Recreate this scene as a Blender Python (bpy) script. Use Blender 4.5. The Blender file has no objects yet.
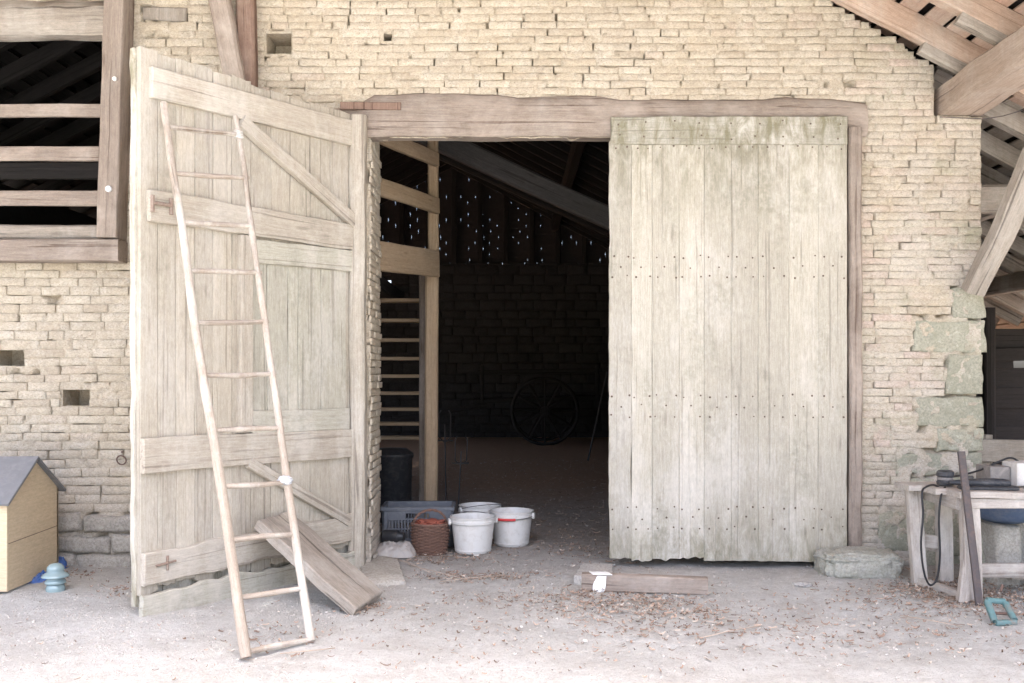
import bpy, math, random
from mathutils import Vector, Matrix, noise
V = Vector
R = random.Random(7)
sc = bpy.context.scene
COL = sc.collection
D0, F, CZ, HX, HY = 7.38, 967.0, 1.45, 512.0, 375.0

def at(px, py, Y):
    """world point at depth Y seen in direction (px, py) of the photo: used only to read off real positions"""
    d = D0 + Y
    return V(((px - HX) / F * d, Y, CZ + (HY - py) / F * d))
def ns(x, y=0.0, z=0.0): return noise.noise(V((x, y, z)))
def fb(x, y, z, o=4): return noise.fractal(V((x, y, z)), 0.9, 2.1, o)

# ------------------------------------------------------------------ mesh helpers
class MB:
    def __init__(s): s.v = []; s.f = []; s.g = []; s.t = []; s.m = []
    def add(s, vs, fs, gs, tint, mat=0):
        o = len(s.v); s.v += [tuple(p) for p in vs]; s.g += [tuple(p) for p in gs]
        s.t += [tint] * len(vs)
        for f in fs: s.f.append(tuple(i + o for i in f)); s.m.append(mat)
    def build(s, name, mats, parent=None, angle=35, local=False):
        me = bpy.data.meshes.new(name); me.from_pydata(s.v, [], s.f)
        a = me.attributes.new('grain', 'FLOAT_VECTOR', 'POINT'); a.data.foreach_set('vector', [c for p in s.g for c in p])
        a = me.attributes.new('tint', 'FLOAT', 'POINT'); a.data.foreach_set('value', s.t)
        if not isinstance(mats, (list, tuple)): mats = [mats]
        for m in mats: me.materials.append(m)
        me.polygons.foreach_set('material_index', s.m)
        me.polygons.foreach_set('use_smooth', [True] * len(s.f))
        me.update()
        me.set_sharp_from_angle(angle=math.radians(angle))
        o = bpy.data.objects.new(name, me); COL.objects.link(o)
        if parent:
            o.parent = parent
            if not local: o.matrix_parent_inverse = mw(parent).inverted()
        return o
def mw(o):
    m = Matrix.LocRotScale(o.location, o.rotation_euler, o.scale)
    return mw(o.parent) @ o.matrix_parent_inverse @ m if o.parent else m
def thing(name, label, cat, loc=(0, 0, 0), rz=0, group=None, kind=None):
    o = bpy.data.objects.new(name, None); COL.objects.link(o)
    o.location = loc; o.rotation_euler = (0, 0, rz); o.empty_display_size = .1
    return tag(o, label, cat, group, kind)
def tag(o, label, cat, group=None, kind=None):
    o['label'] = label; o['category'] = cat
    if group: o['group'] = group
    if kind: o['kind'] = kind
    return o
def lin(a, b, n): return [a + (b - a) * i / (n - 1) for i in range(n)] if n > 1 else [(a + b) / 2]

def slab(mb, O, U, Vv, N, W, L, T, nu=3, nv=3, bev=.004, amp=.002, fr=9, jag=(0, 0), jf=22, edge=0.0, tint=None, mat=0, skew=0):
    """a board, brick or block: face of size W x L (along U and Vv) facing N, thickness T behind it"""
    U = V(U).normalized(); Vv = V(Vv).normalized(); N = V(N).normalized(); O = V(O)
    flip = U.cross(Vv).dot(N) < 0
    us = [0] + lin(bev, W - bev, nu) + [W]; vs = [0] + lin(bev, L - bev, nv) + [L]
    sd = R.random() * 100; tint = R.random() if tint is None else tint
    q = []; g = []; nU = len(us); nV = len(vs)
    for j, v in enumerate(vs):
        for i, u in enumerate(us):
            b = i in (0, nU - 1) or j in (0, nV - 1)
            n = amp * fb(u * fr + sd, v * fr, sd, 2) - (bev if b else 0)
            uu = u + edge * ((1 - u / W) * ns(v * 2.3, sd) + (u / W) * ns(v * 2.3, sd + 9))
            uu += edge * .5 * ns(v * 11, sd + (4 if u < W / 2 else 7))
            vv = v
            if j < 2: vv += jag[0] * (ns(u * jf, sd, 3) + .3 * ns(u * 60, sd))
            if j > nV - 3: vv += jag[1] * (ns(u * jf, sd, 5) + .3 * ns(u * 60, sd)) + skew * (u / W - .5)
            q.append(O + U * uu + Vv * vv + N * n); g.append((u + sd, 0, v + sd * 3))
    ix = lambda i, j: j * nU + i
    fs = [(ix(i, j), ix(i + 1, j), ix(i + 1, j + 1), ix(i, j + 1)) for j in range(nV - 1) for i in range(nU - 1)]
    ring = [ix(i, 0) for i in range(nU)] + [ix(nU - 1, j) for j in range(1, nV)] + [ix(i, nV - 1) for i in range(nU - 2, -1, -1)] + [ix(0, j) for j in range(nV - 2, 0, -1)]
    b0 = len(q)
    for k in ring: q.append(q[k] - N * T); g.append((g[k][0], -T, g[k][2]))
    n = len(ring)
    fs += [(ring[k], b0 + k, b0 + (k + 1) % n, ring[(k + 1) % n]) for k in range(n)]
    fs.append(tuple(b0 + k for k in range(n - 1, -1, -1)))
    if flip: fs = [f[::-1] for f in fs]
    mb.add(q, fs, g, tint, mat)

def box(mb, x0, x1, y0, y1, z0, z1, tint=None, mat=0, bev=.004, amp=.0):
    slab(mb, (x0, y0, z0), (1, 0, 0), (0, 0, 1), (0, -1, 0), x1 - x0, z1 - z0, y1 - y0, 3, 3, bev, amp, tint=tint, mat=mat)

def bar(mb, P0, P1, w, h, side=(1, 0, 0), n=14, amp=.006, ch=.16, tint=None, mat=0, bow=(0, 0), taper=1.0, fr=1.7):
    """a timber swept from P0 to P1, w along `side`, h across it"""
    P0 = V(P0); P1 = V(P1); d = (P1 - P0); L = d.length; d.normalize()
    s = V(side); s = (s - d * s.dot(d)).normalized(); u = s.cross(d).normalized()
    sd = R.random() * 100; tint = R.random() if tint is None else tint
    c = min(w, h) * ch; a, b = w / 2, h / 2
    pr = [(-a + c, -b), (0, -b), (a - c, -b), (a, -b + c), (a, 0), (a, b - c), (a - c, b), (0, b), (-a + c, b), (-a, b - c), (-a, 0), (-a, -b + c)]
    pr = [(-p, q) for p, q in pr] if False else pr
    k = len(pr); q = []; g = []; fs = []
    for i in range(n + 1):
        t = i / n; l = t * L; sz = 1 + (taper - 1) * t
        cx = amp * fb(l * fr, sd, 1, 3) + bow[0] * 4 * t * (1 - t); cy = amp * fb(l * fr, sd, 2, 3) + bow[1] * 4 * t * (1 - t)
        for j, (x, y) in enumerate(pr):
            x1 = x * sz + cx + amp * .6 * ns(l * 5, j * 1.7, sd); y1 = y * sz + cy + amp * .6 * ns(l * 5, j * 1.7, sd + 5)
            q.append(P0 + d * l + s * x1 + u * y1); g.append((x + sd, y, l + sd * 3))
    for i in range(n):
        for j in range(k):
            fs.append((i * k + j, i * k + (j + 1) % k, (i + 1) * k + (j + 1) % k, (i + 1) * k + j))
    fs.append(tuple(range(k - 1, -1, -1))); fs.append(tuple(n * k + j for j in range(k)))
    # orientation: s x u = -d?  u = s x d  -> s x u = s x (s x d) = -d
    fs = [f[::-1] for f in fs]
    mb.add(q, fs, g, tint, mat)

def tube(mb, pts, r, n=8, tint=None, mat=0, rough=0.0, cap=True):
    pts = [V(p) for p in pts]; m = len(pts); r = r if isinstance(r, (list, tuple)) else [r] * m
    tint = R.random() if tint is None else tint; sd = R.random() * 100
    t0 = (pts[1] - pts[0]).normalized(); a = V((0, 0, 1)) if abs(t0.z) < .9 else V((1, 0, 0)); s = (a - t0 * a.dot(t0)).normalized()
    q = []; g = []; l = 0
    for i, p in enumerate(pts):
        t = (pts[min(i + 1, m - 1)] - pts[max(i - 1, 0)]).normalized(); s = (s - t * s.dot(t)).normalized(); u = t.cross(s)
        if i: l += (p - pts[i - 1]).length
        for j in range(n):
            th = 2 * math.pi * j / n; rr = r[i] * (1 + rough * ns(l * 6, math.cos(th) * 2 + sd, math.sin(th) * 2))
            q.append(p + s * (rr * math.cos(th)) + u * (rr * math.sin(th))); g.append((rr * math.cos(th) + sd, rr * math.sin(th), l + sd))
    fs = [(i * n + j, i * n + (j + 1) % n, (i + 1) * n + (j + 1) % n, (i + 1) * n + j) for i in range(m - 1) for j in range(n)]
    if cap: fs += [tuple(range(n - 1, -1, -1)), tuple((m - 1) * n + j for j in range(n))]
    mb.add(q, fs, g, tint, mat)

def lathe(mb, c, prof, n=40, tint=.5, mat=0, wob=0.0):
    q = []; g = []; c = V(c)
    for i, (r, z) in enumerate(prof):
        for j in range(n):
            th = 2 * math.pi * j / n; rr = r * (1 + wob * ns(math.cos(th) * 1.5, math.sin(th) * 1.5, i * .3))
            q.append(c + V((rr * math.cos(th), rr * math.sin(th), z))); g.append((th * .1, r, z))
    fs = [(i * n + j, i * n + (j + 1) % n, (i + 1) * n + (j + 1) % n, (i + 1) * n + j) for i in range(len(prof) - 1) for j in range(n)]
    mb.add(q, fs, g, tint, mat)

def prism(mb, poly, y0, y1, tint=.5, mat=0):
    n = len(poly); q = [V((x, y0, z)) for x, z in poly] + [V((x, y1, z)) for x, z in poly]
    fs = [tuple(range(n)), tuple(range(2 * n - 1, n - 1, -1))] + [(i, n + i, n + (i + 1) % n, (i + 1) % n) for i in range(n)]
    ar = sum(poly[i][0] * poly[(i + 1) % n][1] - poly[(i + 1) % n][0] * poly[i][1] for i in range(n))
    if ar < 0: fs = [f[::-1] for f in fs]
    mb.add(q, fs, [(p.x, p.y, p.z) for p in q], tint, mat)

def lump(mb, c, sx, sy, sz, sub=3, amp=.2, fr=2.5, tint=None, mat=0, flat=None, rz=0):
    """an irregular stone or crumpled lump"""
    import bmesh
    bm = bmesh.new(); bmesh.ops.create_icosphere(bm, subdivisions=sub, radius=1)
    sd = R.random() * 50; q = []
    for v in bm.verts:
        p = v.co.copy(); k = 1 + amp * fb(p.x * fr + sd, p.y * fr, p.z * fr, 3)
        if flat: p = V((math.copysign(abs(p.x) ** flat, p.x), math.copysign(abs(p.y) ** flat, p.y), math.copysign(abs(p.z) ** flat, p.z)))
        p *= k; x, y = p.x * sx, p.y * sy
        q.append(V(c) + V((x * math.cos(rz) - y * math.sin(rz), x * math.sin(rz) + y * math.cos(rz), p.z * sz)))
    fs = [tuple(v.index for v in f.verts) for f in bm.faces]; bm.free()
    mb.add(q, fs, [(p.x, p.y, p.z) for p in q], R.random() if tint is None else tint, mat)

# ------------------------------------------------------------------ materials
class NT:
    def __init__(s, name):
        s.mat = bpy.data.materials.new(name); s.mat.use_nodes = True; s.t = s.mat.node_tree; s.n = s.t.nodes; s.l = s.t.links
        s.b = s.n['Principled BSDF']
    def new(s, typ, **k):
        o = s.n.new(typ)
        for a, b in k.items(): setattr(o, a, b)
        return o
    def put(s, sock, val):
        if hasattr(val, 'is_output') or isinstance(val, bpy.types.NodeSocket): s.l.new(val, sock)
        else: sock.default_value = val
    def attr(s, nm, out): o = s.new('ShaderNodeAttribute', attribute_name=nm); return o.outputs[out]
    def pos(s): return s.new('ShaderNodeNewGeometry').outputs['Position']
    def mapp(s, vec, scale, loc=(0, 0, 0)):
        o = s.new('ShaderNodeMapping'); s.put(o.inputs['Vector'], vec); o.inputs['Scale'].default_value = scale; o.inputs['Location'].default_value = loc; return o.outputs[0]
    def noise(s, vec, scale, detail=5, rough=.6, dist=0.0):
        o = s.new('ShaderNodeTexNoise'); s.put(o.inputs['Vector'], vec); o.inputs['Scale'].default_value = scale; o.inputs['Detail'].default_value = detail
        o.inputs['Roughness'].default_value = rough; o.inputs['Distortion'].default_value = dist; return o.outputs['Fac']
    def vor(s, vec, scale, out='Distance', feat='F1'):
        o = s.new('ShaderNodeTexVoronoi', feature=feat); s.put(o.inputs['Vector'], vec); o.inputs['Scale'].default_value = scale; return o.outputs[out]
    def ramp(s, fac, stops):
        o = s.new('ShaderNodeValToRGB'); s.put(o.inputs[0], fac); e = o.color_ramp.elements
        while len(e) < len(stops): e.new(.5)
        for k, (p, c) in zip(e, stops): k.position = p; k.color = (c if isinstance(c, (tuple, list)) else (c, c, c)) if False else ((*c, 1) if isinstance(c, (tuple, list)) else (c, c, c, 1))
        return o.outputs[0]
    def mix(s, fac, a, b, mode='MIX'):
        o = s.new('ShaderNodeMix', data_type='RGBA', blend_type=mode); s.put(o.inputs[0], fac)
        for i, x in ((6, a), (7, b)): s.put(o.inputs[i], (*x, 1) if isinstance(x, (tuple, list)) and len(x) == 3 else x)
        return o.outputs[2]
    def math(s, op, a, b=0.0, clamp=False):
        o = s.new('ShaderNodeMath', operation=op, use_clamp=clamp); s.put(o.inputs[0], a); s.put(o.inputs[1], b); return o.outputs[0]
    def sep(s, vec): o = s.new('ShaderNodeSeparateXYZ'); s.put(o.inputs[0], vec); return o.outputs
    def bump(s, h, strength, dist, normal=None):
        o = s.new('ShaderNodeBump'); s.put(o.inputs['Height'], h); o.inputs['Strength'].default_value = strength; o.inputs['Distance'].default_value = dist
        if normal: s.put(o.inputs['Normal'], normal)
        return o.outputs[0]
    def fin(s, col, rough=.85, nrm=None, spec=.25, metal=0.0):
        s.put(s.b.inputs['Base Color'], (*col, 1) if isinstance(col, (tuple, list)) else col); s.put(s.b.inputs['Roughness'], rough)
        s.b.inputs['Specular IOR Level'].default_value = spec; s.b.inputs['Metallic'].default_value = metal
        if nrm: s.put(s.b.inputs['Normal'], nrm)
        return s.mat

def wood(name, c1, c2, dark=(.12, .09, .07), green=0.0, ends=0.0, pale=0.0, crack=.55, bmp=.5, tintv=.15, rough=.88, stain=None, stainz=0.5):
    t = NT(name); g = t.attr('grain', 'Vector'); ti = t.attr('tint', 'Fac'); p = t.pos()
    n1 = t.noise(t.mapp(g, (20, 20, 1.1)), 1, 8, .68, .9)
    n2 = t.noise(t.mapp(g, (130, 130, 5)), 1, 5, .7, .3)
    n3 = t.noise(p, 1.6, 5, .65, .5)
    n4 = t.noise(p, 26, 4, .6)
    c = t.mix(t.ramp(n1, [(.3, 0.), (.72, 1.)]), c1, c2)
    c = t.mix(t.math('MULTIPLY', t.ramp(n2, [(.38, 1.), (.56, 0.)]), .26), c, dark)
    cr = t.ramp(t.noise(t.mapp(g, (34, 34, .55)), 1, 3, .5, .5), [(.345, 1.), (.375, 0.)])
    c = t.mix(t.math('MULTIPLY', cr, crack), c, dark)
    kn = t.vor(t.mapp(g, (9, 9, 1.6)), 1)
    knm = t.ramp(kn, [(.05, 1.), (.13, 0.)])
    c = t.mix(t.math('MULTIPLY', knm, .45), c, dark)
    sp = t.noise(t.mapp(g, (1, 1, .55)), 150, 4, .75)
    c = t.mix(t.math('MULTIPLY', t.ramp(sp, [(.34, 1.), (.47, 0.)]), .3), c, dark)
    if stain: c = t.mix(t.ramp(n3, [(stainz - .06, 0.), (stainz + .12, .75)]), c, stain)
    if pale: c = t.mix(t.math('MULTIPLY', t.ramp(t.noise(t.mapp(p, (2.2, 2.2, .9), (3, 1, 7)), 1, 6, .7), [(.48, 0.), (.62, 1.)]), pale), c, (.56, .53, .48))
    if green:
        m = t.math('MULTIPLY', t.ramp(t.noise(t.mapp(p, (3, 3, 1.3)), 1, 6, .72, .4), [(.5, 0.), (.66, 1.)]), t.ramp(n4, [(.38, 0.), (.6, 1.)]))
        c = t.mix(t.math('MULTIPLY', m, green), c, (.16, .165, .115))
        if ends:                                  # algae and damp stains along the top and the foot of the leaf
            z = t.sep(p)[2]; zz = t.math('ADD', t.math('MULTIPLY', z, .25), t.math('MULTIPLY', t.math('SUBTRACT', n3, .5), .16))
            e = t.ramp(zz, [(.02, 1.), (.13, 0.), (.62, 0.), (.83, 1.)])
            f = t.ramp(t.noise(t.mapp(p, (12, 12, 4)), 1, 7, .75, .5), [(.42, 0.), (.62, 1.)])
            c = t.mix(t.math('MULTIPLY', t.math('MULTIPLY', e, f), ends), c, (.20, .185, .125))
    v = t.math('ADD', t.math('MULTIPLY', ti, tintv), 1 - tintv * .55)
    v = t.math('ADD', v, t.math('MULTIPLY', t.math('SUBTRACT', t.noise(t.mapp(g, (1, 1, .35)), 48, 6, .8, .4), .5), .75))
    hs = t.new('ShaderNodeHueSaturation'); t.put(hs.inputs['Value'], v); t.put(hs.inputs['Color'], c); c = hs.outputs[0]
    h = t.math('SUBTRACT', t.math('ADD', t.math('MULTIPLY', n1, .5), t.math('MULTIPLY', n2, .6)), t.math('MULTIPLY', cr, .9))
    return t.fin(c, rough, t.bump(h, bmp, .006), .15)

M = {}
M['door'] = wood('weathered_plank', (.475, .445, .375), (.40, .37, .305), (.17, .145, .12), tintv=.22, green=.4, ends=.9, pale=.55, crack=.38)
M['door_lichen'] = wood('lichen_plank', (.42, .40, .345), (.34, .32, .265), (.14, .125, .10), green=1.0, ends=1.0, pale=.75, crack=.5)
M['door_in'] = wood('inner_plank', (.46, .42, .345), (.38, .34, .275), (.16, .13, .105), green=.25, pale=.35, crack=.5)
M['rail'] = wood('ledge_wood', (.455, .415, .345), (.37, .325, .265), (.16, .13, .105), green=.2, pale=.4, crack=.55)
M['green_board'] = wood('faded_green_board', (.455, .435, .36), (.39, .37, .305), (.16, .14, .11), green=.35, pale=.45)
M['beam'] = wood('oak_beam', (.33, .275, .23), (.22, .18, .148), (.10, .065, .05), pale=.12, crack=.75, bmp=.8, stain=(.40, .34, .29), stainz=.53)
M['beam_red'] = wood('reddish_timber', (.27, .185, .145), (.19, .125, .095), (.08, .045, .035), crack=.7, stain=(.32, .25, .2), stainz=.58)
M['beam_grey'] = wood('grey_timber', (.38, .335, .285), (.265, .23, .19), (.10, .085, .07), green=.06, pale=.3, crack=.8, bmp=.8)
M['roofwood'] = wood('roof_board', (.52, .375, .295), (.42, .28, .21), (.2, .12, .09), pale=.3, crack=.3, stain=(.50, .41, .34))
M['rafter'] = wood('rafter_wood', (.52, .40, .315), (.43, .31, .235), (.2, .13, .09), pale=.35, crack=.4)
M['eave'] = wood('eave_oak', (.44, .36, .295), (.34, .265, .21), (.14, .10, .08), pale=.2, crack=.6, bmp=.8)
M['fresh'] = wood('fresh_sawn_wood', (.43, .33, .225), (.35, .255, .165), (.2, .12, .06), crack=.2, bmp=.3)
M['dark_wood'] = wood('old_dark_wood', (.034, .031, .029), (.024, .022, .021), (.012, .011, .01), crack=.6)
M['dark_grey'] = wood('dark_grey_beam', (.105, .10, .098), (.075, .071, .07), (.03, .027, .025), crack=.6)  # plain dark grey tone for the strut and stick inside the barn
M['pole'] = wood('peeled_pole', (.41, .355, .30), (.30, .25, .20), (.13, .10, .075), pale=.6, crack=.8, bmp=.5)
M['ply'] = wood('plywood', (.62, .50, .345), (.57, .455, .305), (.40, .30, .19), crack=.1, bmp=.1, tintv=.1)
M['bench'] = wood('dusty_bench_wood', (.47, .43, .39), (.36, .32, .28), (.16, .13, .11), pale=.7, crack=.5)

def brick_mat(name, mortar=False):
    t = NT(name); p = t.pos(); ti = t.attr('tint', 'Fac'); x, y, z = t.sep(p)
    c = t.ramp(ti, [(0., (.43, .355, .255)), (.3, (.49, .415, .305)), (.6, (.53, .46, .35)), (.82, (.485, .41, .30)), (.93, (.50, .395, .305)), (1., (.52, .395, .32))])
    if mortar: c = t.ramp(t.noise(p, 3.2, 5, .6), [(.3, (.43, .355, .25)), (.7, (.51, .435, .325))])
    big = t.noise(p, .9, 5, .6)
    c = t.mix(t.ramp(big, [(.42, 0.), (.68, .55)]), c, (.46, .37, .235))
    mid = t.noise(p, 6.5, 6, .68, .3)
    c = t.mix(t.ramp(mid, [(.5, 0.), (.75, .6)]), c, (.60, .55, .46))
    c = t.mix(t.ramp(t.noise(p, 11, 6, .75, 1.), [(.53, 0.), (.68, .5)]), c, (.36, .285, .19))
    # pale plaster bloom on the right hand pier and low on the wall
    pl = t.math('MULTIPLY', t.ramp(t.noise(p, 2.4, 5, .62), [(.4, 0.), (.6, 1.)]), t.ramp(t.math('ADD', t.math('MULTIPLY', x, .22), .1), [(.62, 0.), (.78, .75)]))
    c = t.mix(pl, c, (.55, .49, .41))
    low = t.math('MULTIPLY', t.ramp(z, [(.12, .85), (.95, 0.)]), t.ramp(t.noise(p, 4, 5), [(.35, .35), (.6, 1.)]))
    c = t.mix(low, c, (.50, .45, .385))
    ms = t.math('MULTIPLY', t.ramp(t.noise(t.mapp(p, (1.6, 1.6, 3.4)), 1, 6, .68), [(.54, 0.), (.66, 1.)]), t.ramp(t.math('MULTIPLY', x, .3), [(.72, 0.), (.88, .6)]))
    c = t.mix(ms, c, (.27, .275, .165))
    fine = t.noise(t.mapp(p, (.6, 1, 1.3)), 95, 5, .75)
    c = t.mix(t.math('MULTIPLY', t.ramp(fine, [(.36, 1.), (.55, 0.)]), .5), c, (.24, .195, .135))
    pit = t.math('MULTIPLY', t.ramp(t.vor(p, 38), [(.10, 1.), (.20, 0.)]), t.ramp(mid, [(.4, 0.), (.55, 1.)]))
    c = t.mix(t.math('MULTIPLY', pit, .6), c, (.17, .13, .09))
    sc_ = t.math('MULTIPLY', t.ramp(t.noise(p, 16, 6, .75, .8), [(.54, 0.), (.65, 1.)]), .5)
    c = t.mix(sc_, c, (.28, .23, .165))
    hs = t.new('ShaderNodeHueSaturation'); hs.inputs['Saturation'].default_value = .8; t.put(hs.inputs['Value'], t.math('ADD', 1, t.math('MULTIPLY', t.math('SUBTRACT', t.noise(p, 44, 6, .8, .3), .5), .8))); t.put(hs.inputs['Color'], c); c = hs.outputs[0]
    h = t.math('ADD', t.math('MULTIPLY', t.noise(p, 26, 6, .7), 1.0), t.math('MULTIPLY', fine, .35))
    return t.fin(c, .95, t.bump(h, .75, .012), .08)
M['brick'] = brick_mat('pale_clay_brick'); M['mortar'] = brick_mat('earth_mortar', True)

def stone_mat(name, c1, c2, moss, mcol=(.23, .24, .165), spots=.45):
    t = NT(name); p = t.pos(); ti = t.attr('tint', 'Fac')
    c = t.mix(t.ramp(t.noise(p, 7, 6, .68), [(.35, 0.), (.65, 1.)]), c1, c2)
    c = t.mix(t.math('MULTIPLY', t.ramp(t.noise(p, 60, 5, .75), [(.4, 1.), (.55, 0.)]), .6), c, tuple(k * .45 for k in c1))
    c = t.mix(t.math('MULTIPLY', t.ramp(t.noise(p, 4.5, 6, .7), [(.42, 0.), (.6, 1.)]), moss), c, mcol)
    c = t.mix(t.math('MULTIPLY', t.ramp(t.noise(p, 19, 5, .7), [(.56, 0.), (.66, 1.)]), spots), c, (.55, .53, .45))
    v = t.math('ADD', t.math('MULTIPLY', ti, .2), .88)
    hs = t.new('ShaderNodeHueSaturation'); t.put(hs.inputs['Value'], v); t.put(hs.inputs['Color'], c)
    h = t.math('ADD', t.noise(p, 16, 6, .7), t.math('MULTIPLY', t.noise(p, 70, 4, .7), .4))
    return t.fin(hs.outputs[0], .93, t.bump(h, .8, .014), .1)
M['stone'] = stone_mat('limestone', (.47, .435, .385), (.39, .36, .315), .1)
M['stone_moss'] = stone_mat('mossy_limestone', (.43, .415, .335), (.36, .35, .275), .55, (.262, .265, .198))
M['stone_foot'] = stone_mat('weathered_foot_stone', (.44, .43, .38), (.37, .36, .315), .35, (.27, .275, .205))
M['concrete'] = stone_mat('pale_concrete', (.5, .48, .45), (.42, .40, .37), .0)
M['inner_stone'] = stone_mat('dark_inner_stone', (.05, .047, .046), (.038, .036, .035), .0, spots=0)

def ground_mat():
    t = NT('dusty_yard_earth'); p = t.pos(); x, y, z = t.sep(p)
    n1 = t.noise(p, 1.3, 6, .65); n2 = t.noise(p, 9, 6, .7); n3 = t.noise(p, 70, 5, .75); n4 = t.noise(p, 230, 3, .7)
    dust = t.mix(t.ramp(n1, [(.35, 0.), (.62, 1.)]), (.515, .507, .478), (.625, .62, .592))
    dust = t.mix(t.ramp(n2, [(.48, 0.), (.72, .6)]), dust, (.41, .388, .362))
    dust = t.mix(t.ramp(t.noise(p, 3.1, 7, .72, .6), [(.5, 0.), (.66, .5)]), dust, (.43, .40, .365))
    dust = t.mix(t.ramp(t.noise(p, 28, 5, .7), [(.52, 0.), (.68, .45)]), dust, (.36, .335, .305))
    earth = t.mix(t.ramp(n2, [(.35, 0.), (.65, 1.)]), (.36, .318, .28), (.27, .232, .20))
    k = t.math('ADD', y, t.math('MULTIPLY', t.math('SUBTRACT', n1, .5), 1.8))
    k = t.math('ADD', k, t.math('MULTIPLY', t.math('SUBTRACT', n2, .5), .5))
    k = t.math('ADD', k, t.math('MULTIPLY', t.ramp(t.math('MULTIPLY', x, .25), [(.58, 0.), (.74, 1.)]), .7))
    m = t.new('ShaderNodeMapRange', interpolation_type='SMOOTHSTEP'); t.put(m.inputs[0], k); m.inputs[1].default_value = -1.0; m.inputs[2].default_value = 1.6
    c = t.mix(m.outputs[0], dust, earth)
    m2 = t.new('ShaderNodeMapRange', interpolation_type='SMOOTHSTEP'); t.put(m2.inputs[0], k); m2.inputs[1].default_value = 2.2; m2.inputs[2].default_value = 6.0
    c = t.mix(m2.outputs[0], c, t.mix(n2, (.46, .29, .19), (.30, .185, .125)))
    c = t.mix(t.math('MULTIPLY', t.ramp(n3, [(.36, 1.), (.47, 0.)]), .45), c, t.mix(.55, c, (.06, .045, .035)))
    c = t.mix(t.math('MULTIPLY', t.ramp(n4, [(.60, 0.), (.68, 1.)]), .4), c, t.mix(.5, c, (.75, .72, .68)))
    hs = t.new('ShaderNodeHueSaturation'); t.put(hs.inputs['Value'], t.math('ADD', 1, t.math('MULTIPLY', t.math('SUBTRACT', t.noise(p, 36, 6, .8, .2), .5), .55))); t.put(hs.inputs['Color'], c); c = hs.outputs[0]
    # the meadow beyond the yard
    dd = t.new('ShaderNodeVectorMath', operation='LENGTH'); t.put(dd.inputs[0], p)
    mm = t.new('ShaderNodeMapRange', interpolation_type='SMOOTHSTEP'); t.put(mm.inputs[0], dd.outputs['Value']); mm.inputs[1].default_value = 22; mm.inputs[2].default_value = 34
    c = t.mix(mm.outputs[0], c, (.10, .11, .055))
    h = t.math('ADD', t.math('ADD', t.math('MULTIPLY', n2, .7), t.math('MULTIPLY', n3, .55)), t.math('MULTIPLY', n4, .25))
    return t.fin(c, .96, t.bump(h, .9, .03), .06)
M['ground'] = ground_mat()

def plain(name, c, rough=.5, var=.15, scale=14, spec=.4, metal=0.0, dirt=None, dirta=.5, bmp=.0, bs=60):
    t = NT(name); p = t.pos(); n = t.noise(p, scale, 5, .65)
    col = t.mix(n, tuple(k * (1 - var) for k in c), tuple(min(1, k * (1 + var)) for k in c))
    if dirt: col = t.mix(t.math('MULTIPLY', t.ramp(t.noise(p, scale * .7, 6, .72, .5), [(.48, 0.), (.66, 1.)]), dirta), col, dirt)
    return t.fin(col, rough, t.bump(t.noise(p, bs, 4, .6), bmp, .004) if bmp else None, spec, metal)
M['bucket'] = plain('white_bucket_plastic', (.64, .625, .595), .4, .03, 20, .35, 0, (.46, .42, .36), .5)
M['crate'] = plain('grey_crate_plastic', (.115, .125, .145), .5, .1, 20, .4, 0, (.26, .25, .24), .35)
M['wicker'] = plain('brown_wicker', (.17, .10, .075), .7, .45, 40, .2)
M['redstuff'] = plain('terracotta_cloth', (.30, .10, .07), .8, .3, 30, .1)
M['red'] = plain('red_plastic', (.55, .05, .05), .5)
M['black'] = plain('black_plastic', (.022, .023, .026), .45, .2, 30, .4, 0, (.12, .11, .10), .3)
M['cable'] = plain('black_cable', (.02, .02, .022), .5, .2, 30)
M['iron'] = plain('rusty_iron', (.15, .095, .075), .75, .35, 40, .3, .2, bmp=.4)
M['rust'] = plain('pale_rust', (.24, .175, .14), .85, .3, 50, .1, 0, (.34, .3, .25), .6)
M['steel'] = plain('brown_steel_bar', (.085, .073, .072), .65, .25, 30, .3, .1, (.17, .11, .085), .5)
M['nail'] = plain('iron_nail', (.12, .085, .065), .8, .2)
M['cloth'] = plain('pale_sack_cloth', (.40, .375, .35), .95, .2, 16, .05, 0, (.36, .31, .26), .6, .4, 60)
M['tool_black'] = plain('dusty_black_tool', (.03, .032, .038), .5, .2, 30, .4, 0, (.2, .19, .18), .35)
M['teal'] = plain('teal_paint', (.11, .20, .20), .65, .25, 30, .3, 0, (.28, .17, .12), .6)
M['blue'] = plain('blue_plastic', (.035, .10, .30), .45, .2, 20, .4, 0, (.35, .36, .4), .25)
M['bluegrey'] = plain('faded_blue_plastic', (.10, .145, .24), .5, .15, 20, .4, 0, (.32, .32, .34), .3)
M['metal_grey'] = plain('dusty_grey_metal', (.20, .185, .175), .6, .2, 25, .3, .0, (.36, .33, .3), .5)
M['white_block'] = plain('white_block', (.6, .58, .55), .9, .08, 25, .1, 0, (.42, .40, .37), .5, .4)
M['felt'] = plain('grey_roofing_felt', (.20, .20, .205), .9, .15, 18, .1, 0, (.3, .29, .28), .4, .5, 140)
M['string'] = plain('white_string', (.66, .64, .6), .9, .1, 60, .1)
M['greycloth'] = plain('grey_rag', (.42, .43, .44), .95, .15, 60, .05)
M['whitepaint'] = plain('white_paint', (.78, .78, .76), .7, .04, 30, .2)
M['ceramic_white'] = plain('white_porcelain', (.75, .75, .74), .3, .03, 30, .5)
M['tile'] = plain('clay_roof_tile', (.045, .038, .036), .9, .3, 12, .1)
M['dark_iron'] = plain('dark_iron', (.06, .052, .05), .65, .25, 30, .3, .3)
def glaze():
    t = NT('teal_glass_glaze'); t.fin((.24, .325, .335), .2, None, .55); t.b.inputs['Coat Weight'].default_value = .4; return t.mat
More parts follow.
